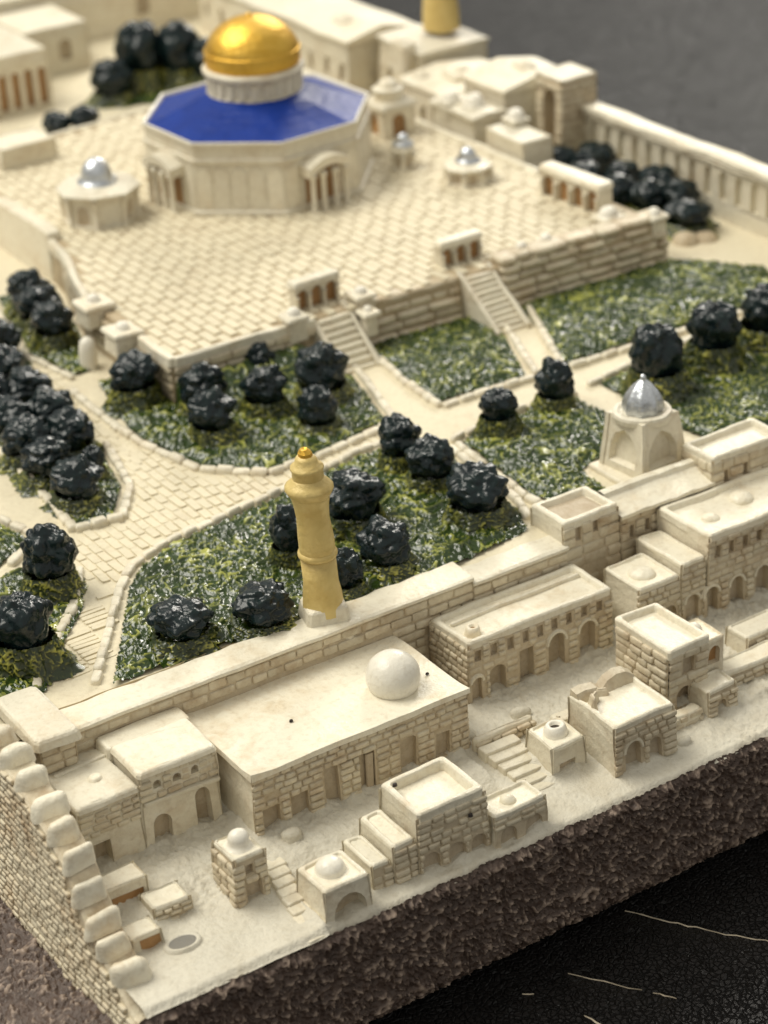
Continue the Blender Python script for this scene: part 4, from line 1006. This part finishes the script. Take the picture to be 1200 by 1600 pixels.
def fountain():
    cx, cy, rot = 18.15, 7.72, R(6); z0 = 2.5; hb, ht = .73, .58; zt = 4.0
    th = Thing("fountain_house", (cx, cy, z0), "cream fountain house with ribbed silver dome on the wall terrace", "fountain house")
    p = MB(); p.box(17.1, 6.62, 2.2, 19.3, 8.6, 2.6, .02, .06, 6); th.part("terrace_slab", p, "cream", amp=.06)
    b = MB()
    for k in range(4):
        a = rot + R(90 * k); c, s = math.cos(a), math.sin(a); G_ = lambda x, y, z: (cx + x * c - y * s, cy + x * s + y * c, z)
        # face toward -y in local frame with pointed arch niche
        def half(z): return hb + (ht - hb) * (z - z0) / (zt - z0)
        zs = [z0, z0 + .35, z0 + .55, z0 + .8, z0 + 1.0, z0 + 1.15, z0 + 1.25]
        aw = [.0, .50, .50, .48, .36, .18, .0]
        L_, R_ = [], []
        rows = [(z0 + .30, .50), (z0 + .72, .49), (z0 + .92, .40), (z0 + 1.08, .22), (z0 + 1.18, .0)]
        vs = []; 
        # outline ring of the niche and of the face, joined as a strip
        out = [(-half(z0), z0), (half(z0), z0), (half(z0 + .7), z0 + .7), (half(zt), zt), (0, zt), (-half(zt), zt), (-half(z0 + .7), z0 + .7)]
        inn = [(-.46, z0 + .30), (.46, z0 + .30), (.45, z0 + .72), (.30, z0 + 1.02), (0, z0 + 1.20), (-.30, z0 + 1.02), (-.45, z0 + .72)]
        n = 7
        V = [G_(x, -half(z), z) for x, z in out] + [G_(x * .98, -half(z) + .0, z) for x, z in inn] + [G_(x * .86, -half(z) + .17, z + (.05 if i < 2 else -.03)) for i, (x, z) in enumerate(inn)]
        b.add(V, [(i, (i + 1) % n, n + (i + 1) % n, n + i) for i in range(n)] + [(n + i, n + (i + 1) % n, 2 * n + (i + 1) % n, 2 * n + i) for i in range(n)])
        nm = MB(); nm.add(V[2 * n:], [tuple(range(n))]); th.part("niche", nm, "cream", amp=.04)
        rib = MB(); x, y = hb, -hb
        rib.rings([[G_(half(z) + d, -half(z) - e, z) for d, e in ((-.10, -.02), (.03, .03), (.02, -.10))] for z in (z0, z0 + .5, z0 + 1.0, zt)]); th.part("corner_rib", rib, "cream", amp=.05)
    b.add([(cx + math.cos(rot + R(45 + 90 * k)) * ht * 1.414, cy + math.sin(rot + R(45 + 90 * k)) * ht * 1.414, zt) for k in range(4)], [(0, 1, 2, 3)])
    th.part("wall", b, "cream", amp=.04)
    c = MB(); c.lathe(cx, cy, [(.70, zt - .14), (.72, zt - .02), (.70, zt + .05), (.60, zt + .07), (.52, zt + .02)], 28); th.part("ring_cornice", c, "cream_roof", smooth=False)
    d = MB(); n = 32; rs = []
    for r_, z in [(.44, zt + .0), (.47, zt + .12), (.46, zt + .26), (.41, zt + .42), (.32, zt + .58), (.20, zt + .72), (.09, zt + .80), (.05, zt + .83)]:
        rs.append([(cx + r_ * (1 + .085 * math.cos(i * math.pi / 2)) * math.cos(2 * math.pi * i / n), cy + r_ * (1 + .085 * math.cos(i * math.pi / 2)) * math.sin(2 * math.pi * i / n), z) for i in range(n)])
    d.rings(rs); do = th.part("silver_dome", d, "silver", smooth=True, amp=.02)
    f = MB(); f.lathe(cx, cy, [(.05, zt + .80), (.075, zt + .86), (.06, zt + .92), (.01, zt + .95)], 10); th.part("finial", f, "silver", do, smooth=True)
fountain()

# ================================================================== things on the platform
def arcade(name, label, p0, p1, z0, h, nop, depth=.35, rooflip=.06):
    d = Vector((p1[0] - p0[0], p1[1] - p0[1], 0)); L = d.length; u = d.normalized(); n = Vector((u.y, -u.x, 0)); th = Thing(name, (*p0, z0), label, "arcade")
    q0 = Vector((*p0, 0)) - n * depth; q1 = Vector((*p1, 0)) - n * depth
    ops = [op(L * (i + .5) / nop, z0 + .02, L / nop * .74, h * .80, True, mat="brown_wash", d=.14) for i in range(nop)]
    w = MB(); fc = Face(p0, p1, z0 - .05, z0 + h, 0); wall_face(w, fc, ops)
    for a, b in ((p1, (q1.x, q1.y)), ((q1.x, q1.y), (q0.x, q0.y)), ((q0.x, q0.y), p0)): wall_face(w, Face(a, b, z0 - .05, z0 + h, 0), [])
    wo = th.part("wall", w, "cream"); opening_parts(th, wo, fc, ops)
    r = MB(); r.box(p0[0] - rooflip, p0[1] - rooflip, z0 + h - .04, p0[0] + L + rooflip, p0[1] + depth + rooflip, z0 + h + .13, .03, .06, 5); r.xf(p0[0], p0[1], math.atan2(d.y, d.x)); th.part("roof_slab", r, "cream_roof", amp=.03)
    for i in range(nop + 1):
        c = fc.pt(L * min(max(i / nop, .04), .96), z0, .04); k = MB(); k.lathe(c[0], c[1], [(.07, z0 - .05), (.07, z0 + .06), (.05, z0 + .1), (.05, z0 + h * .55), (.075, z0 + h * .62)], 8); th.part("column", k, "cream", wo, smooth=True)
arcade("arcade", "small brown arched arcade at the head of the near staircase", (15.15, 18.7), (16.55, 18.7), PZ, .74, 3)
arcade("arcade", "small brown arched arcade at the head of the far staircase", (19.95, 18.7), (21.3, 18.7), PZ, .66, 3)
arcade("arcade", "longer brown arched arcade on the right side of the platform", (25.55, 21.6), (25.75, 19.0), PZ, .85, 4, .5)

def domelet(name, label, x, y, z0, s, h, r, mat="white_paint", cat="kiosk", rot=0, group=None):
    th = Thing(name, (x, y, z0), label, cat, group)
    b = MB(); b.box(x - s, y - s, z0 - .4, x + s, y + s, z0 + h, .04, .05, 2); b.xf(x, y, rot); wo = th.part("base", b, "cream", amp=.05)
    c = MB(); c.box(x - s - .05, y - s - .05, z0 + h - .03, x + s + .05, y + s + .05, z0 + h + .07, .02, .04, 2); c.xf(x, y, rot); th.part("cap", c, "cream_roof", amp=.05)
    d = MB(); d.lathe(x, y, [(r * 1.12, z0 + h + .02), (r * 1.05, z0 + h + .08)] + dome_prof(r, z0 + h + .08, .95), 18); th.part("dome", d, mat, amp=.03, smooth=True)
domelet("domed_kiosk", "small white domed kiosk left of the near staircase", 14.75, 18.15, PZ, .28, .22, .19)
domelet("domed_kiosk", "white domed kiosk just right of the near staircase, on the rim", 16.95, 18.25, PZ, .30, .20, .18)
domelet("domed_kiosk", "lower white kiosk at the near staircase's right cheek", 16.8, 17.72, PZ - .3, .22, .2, .13)
domelet("domed_kiosk", "farther of two white domed boxes on the platform's left rim", 11.05, 22.6, PZ + .02, .42, .16, .2)
domelet("domed_kiosk", "nearer of two white domed boxes on the platform's left rim", 10.85, 20.5, PZ - .02, .40, .14, .2)
domelet("domed_kiosk", "left of the two small balls on the wall by the far staircase", 22.3, 18.2, PZ, .22, .12, .18)
domelet("domed_kiosk", "right of the two small balls on the wall by the far staircase", 23.2, 18.25, PZ, .22, .12, .2)
domelet("domed_kiosk", "white ball kiosk at the near end of the longer arcade", 25.6, 18.45, PZ, .32, .2, .28)
domelet("domed_kiosk", "white knob kiosk at the right tip of the layered wall", 26.75, 17.75, PZ, .28, .15, .2)

def round_house(name, label, cx, cy, r, h, n, dr, dmat, brim=.14, rot=0):
    th = Thing(name, (cx, cy, PZ), label, "domed house"); z0, z1 = PZ, PZ + h
    ring = lambda rr, z: [(cx + rr * math.cos(2 * math.pi * i / n + rot), cy + rr * math.sin(2 * math.pi * i / n + rot), z) for i in range(n)]
    w = MB(); w.rings([ring(r + .08, z0 - .1), ring(r + .08, z0 + .08), ring(r, z0 + .12), ring(r - .02, z1)], False, False); wo = th.part("wall", w, "cream", amp=.03)
    for i in range(n):
        p = ring(r + .02, z0)[i]; c = MB(); c.lathe(p[0], p[1], [(.10, z0 - .05), (.10, z0 + .1), (.065, z0 + .14), (.065, z1 - .16), (.10, z1 - .08)], 8); th.part("column", c, "cream", wo, smooth=True)
        a, b = ring(r - .015, 0)[i], ring(r - .015, 0)[(i + 1) % n]; fc = Face(a[:2], b[:2], z0, z1, 0)
        l = hole_loop(op(fc.W / 2, z0 + .1, fc.W * .5, h * .62)); m = MB(); m.add([fc.pt(*q, .012) for q in l], [tuple(range(len(l)))]); th.part("arch_panel", m, "recess", wo, amp=.03)
    ro = MB(); ro.rings([ring(r - .05, z1 - .04), ring(r + brim, z1 - .02), ring(r + brim, z1 + .06), ring(dr + .1, z1 + .20), ring(dr + .02, z1 + .20)], False, True); th.part("roof", ro, "cream_roof", amp=.05)
    d = MB(); d.lathe(cx, cy, [(dr + .14, z1 + .17), (dr + .14, z1 + .22), (dr, z1 + .25), (dr * 1.02, z1 + .25 + dr * .35), (dr * .94, z1 + .25 + dr * .72), (dr * .74, z1 + .25 + dr * 1.05), (dr * .45, z1 + .25 + dr * 1.3), (dr * .16, z1 + .25 + dr * 1.42), (.01, z1 + .25 + dr * 1.46)], 24); th.part("silver_dome", d, dmat, amp=.02, smooth=True)
round_house("domed_house", "polygonal pavilion with silver dome left of the shrine", 14.45, 28.75, 1.12, .98, 8, .46, "silver", .16, R(12))
round_house("domed_house", "low pavilion with silver dome right of the shrine", 24.6, 24.0, .66, .50, 8, .26, "silver", .1)
round_house("domed_house", "tiny silver domed kiosk nearest the shrine's right side", 23.75, 26.3, .34, .62, 6, .20, "silver", .08)
# tiered kiosk behind the shrine
th = Thing("tiered_kiosk", (25.3, 29.4, PZ), "two tiered kiosk with brown doorway close behind the shrine", "kiosk")
fc = Face((24.7, 28.8), (25.9, 28.8), PZ, 4.75, .03); w = MB(); oo = [op(.6, PZ + .05, .5, .75, True, mat="brown_wash")]; wall_face(w, fc, oo)
fl = Face((24.7, 30.0), (24.7, 28.8), PZ, 4.75, .03); o2 = [op(.6, PZ + .05, .5, .75, True, mat="brown_wash")]; wall_face(w, fl, o2)
wall_face(w, Face((25.9, 28.8), (25.9, 30.0), PZ, 4.75, .03), []); wo = th.part("wall", w, "cream"); opening_parts(th, wo, fc, oo); opening_parts(th, wo, fl, o2)
m = MB(); m.box(24.6, 28.7, 4.7, 26.0, 30.1, 4.88, .05, .06, 3); th.part("roof_slab", m, "cream_roof")
m = MB(); m.lathe(25.3, 29.4, [(.5, 4.85), (.48, 5.15), (.55, 5.2), (.45, 5.27)] + dome_prof(.34, 5.27, .8), 20); th.part("dome", m, "cream_roof", smooth=True)

# ================================================================== far and right-hand surroundings
def arcwall():
    loc = (30.4, 12, TZ); th = Thing("arcaded_wall", loc, "long right hand wall with blind arcade on its inner face", "wall")
    ops = [op(.45 + .70 * i, TZ + .62, .34, .92, True, d=.14, mat="cream") for i in range(19)]
    w = MB(); fc = Face((30.4, 25.7), (30.4, 12.0), TZ - .1, 4.34, .05); wall_face(w, fc, ops)
    wall_face(w, Face((30.9, 12), (30.9, 25.7), -2.8, 4.34, .0), []); wall_face(w, Face((30.4, 12), (30.9, 12), -2.8, 4.34, 0), [])
    wo = th.part("wall", w, "cream"); opening_parts(th, wo, fc, ops)
    for v in (4.16,):
        m = MB(); m.box(30.33, 12, v, 30.5, 25.7, v + .08, 0, .03, 20); th.part("string_course", m, "cream", wo)
    c = MB(); c.box(30.3, 11.9, 4.30, 30.98, 25.75, 4.46, .03, .06, 30); th.part("coping", c, "cream_roof", amp=.09)
arcwall()
building("gate_tower", (29.5, 25.7, 30.95, 27.1), TZ - .1, 5.42, "tall square tower where the right hand wall begins", "tower", tray=.02, rim=.06, sides=("f", "l"), v0=TZ + .1, v1=5.2, rh=.24, L=.7, ops={"l": [op(.72, TZ + .1, .62, 2.4, True, mat="recess", d=.35)]})
def gable(name, rect, z0, z1, label, rise=.25, ops=None):
    x0, y0, x1, y1 = rect; th = Thing(name, (x0, y0, z0), label, "building")
    w = MB(); fcs = {}
    for k, a, b in (("f", (x0, y0), (x1, y0)), ("r", (x1, y0), (x1, y1)), ("b", (x1, y1), (x0, y1)), ("l", (x0, y1), (x0, y0))):
        fcs[k] = Face(a, b, z0, z1, .06); wall_face(w, fcs[k], (ops or {}).get(k, []))
    wo = th.part("wall", w, "cream", amp=.06)
    for k in (ops or {}): opening_parts(th, wo, fcs[k], ops[k])
    r = MB(); n = 8; vs = []
    for i in range(n + 1):
        t = i / n; y = y0 - .06 + (y1 - y0 + .12) * t
        vs += [(x0 - .05, y, z1 - .06), (x0 - .05, y, z1 + .05), ((x0 + x1) / 2, y, z1 + .05 + rise), (x1 + .05, y, z1 + .05), (x1 + .05, y, z1 - .06)]
    r.add(vs, [(i * 5 + k, i * 5 + k + 1, (i + 1) * 5 + k + 1, (i + 1) * 5 + k) for i in range(n) for k in range(4)] + [(0, 1, 2, 3, 4), (n * 5 + 4, n * 5 + 3, n * 5 + 2, n * 5 + 1, n * 5)])
    th.part("roof", r, "cream_roof", amp=.08); return th
win = lambda n, w, z: [op(w * (i + .5) / n, z, .3, .6, True) for i in range(n)]
gable("side_building", (28.6, 27.6, 31.5, 29.9), TZ, 4.75, "round roofed block beside the gate tower", .3, {"l": win(2, 2.3, TZ + .6)})
gable("side_building", (27.9, 30.0, 31.3, 32.8), TZ, 4.15, "flat block between the gate tower and the far gold minaret", .15, {"l": win(3, 2.8, TZ + .5)})
gable("side_building", (29.2, 33.2, 32.0, 36.0), TZ, 4.62, "block under the far gold minaret", .05, {"l": win(2, 2.8, TZ + .7)})
gable("side_building", (28.2, 36.4, 31.2, 41.6), TZ, 4.55, "long sloping roofed block left of the far gold minaret", .3, {"l": win(5, 5.2, TZ + .6)})
gable("side_building", (28.6, 42.0, 31.0, 48.0), TZ, 4.3, "far block behind the gold dome along the right wall", .2, {"l": win(5, 6, TZ + .6)})
gable("side_building", (27.1, 27.2, 28.4, 29.6), TZ, 4.3, "low block with white lumps beside the platform's far right rim", .1)
for i, (x, y, z, r_, lab) in enumerate(((27.4, 28.9, 4.32, .3, "left"), (27.7, 28.0, 4.32, .34, "middle"), (27.9, 26.0, 4.32, .30, "right"))):
    domelet("white_dome", lab + " one of three blurred white domes near the gate tower", x, y, z, .3, .12, r_, group="white domes by the gate tower")
for (x, y, z, s_, h_, lab) in ((29.4, 31.2, 4.2, .5, .35, "stepped box on the flat block between gate tower and far minaret"), (28.5, 32.2, 4.15, .35, .25, "low box on the flat block's left corner below the far minaret"),
                               (30.2, 28.6, 4.95, .4, .25, "box on the round roofed block beside the gate tower"), (29.3, 38.2, 4.6, .45, .3, "box on the long sloping roof left of the far minaret"),
                               (29.0, 34.0, 4.55, .4, .45, "box at the foot of the far gold minaret"), (28.4, 30.6, 3.4, .5, .5, "low annex before the flat block behind the shrine")):
    b_ = MB(); b_.box(x - s_, y - s_ * 1.2, z - .5, x + s_, y + s_ * 1.2, z + h_, .08, .12, 3); b_.xf(x, y, random.uniform(-.2, .2)); t_ = Thing("roof_box", (x, y, z - .5), lab, "box"); t_.part("body", b_, "cream", amp=.12)
    k = MB(); k.lathe(x, y, dome_prof(s_ * .5, z + h_ - .03, .7), 14); t_.part("dome", k, "cream_roof", amp=.08, smooth=True)
building("side_house", (26.9, 24.3, 28.1, 26.4), TZ, 4.3, "plain cube house at the platform's right rim before the gate tower", "house", tray=.03, rim=.05, rows=False)
building("porch_hall", (16.6, 43.2, 19.8, 47.2), TZ, 4.62, "blurred hall with brown columned porch in the far left corner", "hall", tray=.03, rim=.08, rows=False, ops={"f": [op(.3 + .52 * i, TZ + .15, .34, 1.35, True, mat="brown_wash", d=.2) for i in range(6)], "r": [op(.6, TZ + .3, .5, 1.0, True)]})
building("far_wall", (12.0, 49.6, 31.5, 51.5), TZ - .2, 4.7, "blurred back wall along the far side of the terrace", "wall", tray=.03, rim=.1, rows=False, ops={"f": [op(11.2, TZ + .6, .7, 1.0, True, mat="recess", d=.3), op(15, TZ + .6, .6, .9, True), op(6, TZ + .6, .6, .9, True)]})
building("far_house", (20.3, 46.4, 23.0, 49.4), TZ - .2, 4.3, "blurred low house before the far back wall", "house", tray=.03, rim=.1, rows=False, ops={"f": [op(1.7, TZ + .5, .5, .8, True)]})
building("side_house", (13.9, 34.4, 15.8, 35.9), PZ - .1, 4.45, "blurred plain block on the platform rim at the left edge", "house", tray=.03, rim=.06, rows=False)
pz = MB(); pz.box(12.25, 27.9, TZ, 12.75, 31.8, PZ + .30, .02, .07, 6); single("parapet_wall", pz, "cream", (12.25, 27.9, TZ), "short thick parapet on the platform's left rim by the silver domed pavilion", "wall", amp=.06)
rb = MB()
for (x, y, r_) in ((28.4, 18.3, .42), (28.95, 18.1, .36), (28.7, 18.75, .34)): rb.lathe(x, y, [(r_ * 1.15, TZ - .05), (r_, TZ + .12), (r_ * .6, TZ + .25), (.02, TZ + .3)], 10)
single("rubble_mound", rb, "joint_wash", (28.6, 18.3, TZ), "pale rubble mound under the last bush by the right wall", "rubble", amp=.12, smooth=True)
wd = MB(); wd.lathe(10.32, 21.75, [(.26, TZ), (.25, TZ + .5), (.20, TZ + .78), (.08, TZ + .88), (.01, TZ + .9)], 14); single("white_post", wd, "white_paint", (10.32, 21.75, TZ), "rounded white buttress post at the platform's left foot", "post", amp=.05, smooth=True)

# ================================================================== trees
def crown_mesh(seed, shape):
    rr = random.Random(seed); bm = bmesh.new(); bmesh.ops.create_icosphere(bm, subdivisions=5 if shape != "far" else 4, radius=1.0)
    for v in bm.verts:
        p = v.co.copy(); q = p * 2.0 + Vector((seed * 3.7, seed, 0))
        d = noise.voronoi(q * .95)[0]; d2 = noise.voronoi(q * 2.2 + Vector((5, 5, 5)))[0]
        k = 1 + .20 * noise.noise(p * 1.3 + Vector((seed, 2, 1))) + .34 * (.5 - d[0]) + .11 * (.45 - d2[0]) + .05 * noise.noise(q * 3.5) - .05 * abs(noise.noise(q * 2.4))
        if shape == "cone": k *= 1 - .42 * max(0, p.z + .15) - .03 * p.z
        if shape == "squat": k *= 1 - .12 * max(0, p.z)
        v.co = p * k
    me = bpy.data.meshes.new("crown"); bm.to_mesh(me); bm.free(); me.materials.append(M["navy_foliage"])
    me.polygons.foreach_set("use_smooth", [True] * len(me.polygons)); me.update(); return me
def skirt_mesh(seed):
    mb = MB(); n, m = 110, 18
    for j in range(m + 1):
        t = j / m
        for i in range(n):
            a = 2 * math.pi * i / n; x, y = math.cos(a), math.sin(a)
            rg = ridges(a * 2.0 + seed, t * 2.2, 2.3, seed); lob = .16 * noise.noise(Vector((x * 1.6 + seed, y * 1.6, 0))) + .09 * noise.noise(Vector((x * 4 + seed, y * 4, 3)))
            r = (1.30 - .52 * t ** .55) * (1 + lob * (2.2 - 1.4 * t)) + .13 * rg
            mb.v.append((x * r, y * r, t)); mb.rel.append(min(1, rg * 1.1))
    mb.f = [(j * n + i, j * n + (i + 1) % n, (j + 1) * n + (i + 1) % n, (j + 1) * n + i) for j in range(m) for i in range(n)]
    me = bpy.data.meshes.new("foliage_base"); me.from_pydata(mb.v, [], mb.f); a = me.attributes.new("relief", 'FLOAT', 'POINT'); a.data.foreach_set("value", mb.rel)
    me.materials.append(M["moss_paint"]); me.polygons.foreach_set("use_smooth", [True] * len(me.polygons)); me.update(); return me
CROWN = {s: [crown_mesh(i + 10 * k, s) for i in range(n)] for k, (s, n) in enumerate((("round", 5), ("cone", 3), ("squat", 4), ("far", 3)))}
SKIRT = [skirt_mesh(i) for i in range(4)]
tree_i = 0
def tree(x, y, w, h, shape, label, group, skirt=.3, name="tree", z=TZ + .1):
    """w crown width, h total height, skirt = green base as a share of the height"""
    global tree_i; tree_i += 1; w *= .92; h *= .95
    e = bpy.data.objects.new(name, None); e.empty_display_size = .002; COL.objects.link(e); e.location = Vector((x, y, z)) * U
    tag(e, label, "bush" if name == "bush" else "tree", group)
    s = bpy.data.objects.new("foliage_base", SKIRT[tree_i % 4]); COL.objects.link(s); s.parent = e
    skirt += .06; s.scale = Vector((w * .54, w * .54, h * skirt + h * .10)) * U; s.rotation_euler.z = tree_i * 1.3; s.location.z = -.08 * U
    c = bpy.data.objects.new("crown", CROWN[shape][tree_i % len(CROWN[shape])]); COL.objects.link(c); c.parent = e
    hh = h * (1 - skirt); c.scale = Vector((w * .5, w * .5, hh * .56)) * U; c.rotation_euler = (random.uniform(-.12, .12), random.uniform(-.12, .12), tree_i * 2.1)
    c.location.z = (h * skirt + hh * .46) * U
g1 = "bushes on the front lawn"
tree(5.35, 7.55, 1.42, 1.0, "squat", "leftmost low bush by the wall on the front lawn", g1, .2, "bush")
tree(7.05, 7.05, 1.40, 1.0, "squat", "low bush against the wall just left of the gold minaret", g1, .12, "bush")
tree(8.95, 9.0, .95, 1.45, "round", "bush half hidden behind the left side of the minaret shaft", g1, .22, "bush")
tree(10.95, 9.35, 1.50, 1.55, "round", "large bush directly right of the minaret's upper shaft", g1, .25, "bush")
tree(10.55, 7.5, 1.30, 1.15, "round", "bush just behind the wall right of the minaret", g1, .14, "bush")
tree(9.3, 7.2, .85, 1.0, "round", "small bush peeping out beside the minaret's foot", g1, .1, "bush")
tree(13.55, 11.4, 1.10, 1.35, "round", "upper left of the bush pair at the lawn's far tip", g1, .25, "bush")
tree(13.6, 10.1, 1.25, 1.25, "round", "lower right of the bush pair at the lawn's far tip", g1, .2, "bush")
tree(13.5, 8.1, 1.55, 1.35, "round", "broad bush by the wall near the stained tray tower", g1, .22, "bush")
g2 = "trees in the platform corner garden"
tree(10.25, 18.9, 1.35, 1.35, "round", "leftmost tree under the platform corner", g2, .28)
tree(11.35, 17.2, 1.25, 1.35, "round", "upper tree of the pair below the platform corner", g2, .15)
tree(10.75, 15.7, 1.25, 1.3, "round", "lower tree of the pair below the platform corner, nearest the plaza", g2, .22)
tree(13.5, 18.0, .95, 1.05, "round", "smallest tree close under the platform front wall", g2, .15)
tree(12.55, 16.1, 1.20, 1.30, "round", "middle tree standing alone in the corner garden", g2, .25)
tree(14.15, 15.9, 1.50, 1.55, "round", "largest tree of the corner garden beside the near stair path", g2, .18)
tree(13.15, 14.5, 1.12, 1.15, "round", "tree in front of the largest one, near the stair path", g2, .12)
g3 = "trees along the left hedge"
for i, (x, y, lab) in enumerate(((8.5, 23.7, "far end clump of the hedge's right row at the photo's left edge"), (7.9, 22.0, "second clump from the far end in the hedge's right row"), (7.85, 20.3, "third clump from the far end in the hedge's right row"), (7.75, 18.7, "third clump from the near end in the hedge's right row"), (7.55, 17.3, "second clump from the near end in the hedge's right row"))):
    tree(x, y, 1.35, 1.15, "round", lab, g3, .12, "bush")
tree(7.35, 15.55, .62, 1.15, "cone", "small smooth upright bush at the near end of the hedge", g3, .15, "bush")
for i, (x, y, lab) in enumerate(((6.9, 20.6, "far end clump of the hedge's left row"), (6.65, 19.0, "second clump from the far end in the hedge's left row"), (6.5, 17.6, "middle clump of the hedge's left row"), (6.4, 16.2, "second clump from the near end in the hedge's left row"), (6.45, 14.7, "nearest clump of the hedge's left row, above the rounded kerb"))):
    tree(x, y, 1.3, 1.15, "round", lab, g3, .18, "bush")
g4 = "bushes against the platform side wall"
tree(10.75, 26.3, 1.25, 1.25, "round", "farthest bush against the platform's left side wall", g4, .2, "bush")
tree(10.45, 25.0, 1.35, 1.25, "round", "middle bush against the platform's left side wall", g4, .22, "bush")
tree(10.2, 23.6, 1.25, 1.3, "round", "nearest bush against the platform's left side wall", g4, .28, "bush")
tree(4.05, 11.2, 1.35, 1.7, "round", "tall tree at the kerb behind the left wall corner", "trees behind the left wall corner", .24)
tree(2.25, 8.75, 1.5, 2.1, "cone", "tall tree at the photo's left edge behind the corner block", "trees behind the left wall corner", .22)
tree(.9, 9.6, 1.3, 1.9, "cone", "tree cut by the left edge behind the corner block", "trees behind the left wall corner", .3)
g5 = "trees beside the fountain house"
tree(16.5, 11.35, 1.05, 1.5, "cone", "left of two small pointed trees on the fountain lawn", g5, .25)
tree(18.5, 11.65, 1.05, 1.35, "round", "right of two small trees on the fountain lawn", g5, .18)
g6 = "tall dark trees at the right"
tree(21.0, 10.65, 1.6, 2.45, "cone", "tallest pointed tree behind the silver domed fountain house", g6, .18)
tree(23.2, 11.0, 1.5, 2.3, "cone", "middle one of the tall trees at the right", g6, .2)
tree(25.1, 11.1, 1.55, 2.2, "cone", "rightmost tall tree cut by the photo's edge", g6, .18)
g7 = "blurred bushes by the right wall"
for x, y, lab in ((28.7, 24.8, "farthest blurred bush before the arcaded wall"), (29.2, 24.0, "blurred bush behind the longer arcade's far end"), (29.8, 24.3, "highest blurred bush touching the arcaded wall"), (28.5, 21.6, "large blurred bush right behind the longer arcade"), (29.3, 22.4, "blurred bush in the middle of the right wall bed"), (29.85, 21.3, "blurred bush under the arches of the right wall"), (28.9, 20.6, "near right bush of the blurred row before the arcaded wall"), (29.6, 20.0, "bush at the near end of the blurred row by the arcaded wall"), (28.4, 23.2, "blurred bush seen over the longer arcade's roof")):
    tree(x, y, 1.25, 1.15, "far", lab, g7, .2, "bush")
tree(29.0, 18.9, 1.5, .95, "far", "lone low bush on the rubble mound by the right wall", g7, .25, "bush")
g8 = "blurred trees far behind"
tree(21.7, 42.2, 1.6, 1.5, "far", "left low tree of the blurred group beside the gold dome", g8, .1)
tree(23.1, 42.6, 1.7, 2.6, "far", "tall left tree of the blurred group beside the gold dome", g8, .2)
tree(24.4, 42.0, 1.7, 2.4, "far", "tall right tree of the blurred group beside the gold dome", g8, .2)
tree(25.0, 41.0, 1.4, 1.9, "far", "tree of the blurred group nearest the gold dome", g8, .2)
tree(17.9, 38.9, 1.0, 1.2, "far", "left of two tiny blurred bushes behind the silver domed pavilion", g8, .3, "bush")
tree(18.8, 38.6, 1.1, 1.3, "far", "right of two tiny blurred bushes behind the silver domed pavilion", g8, .3, "bush")
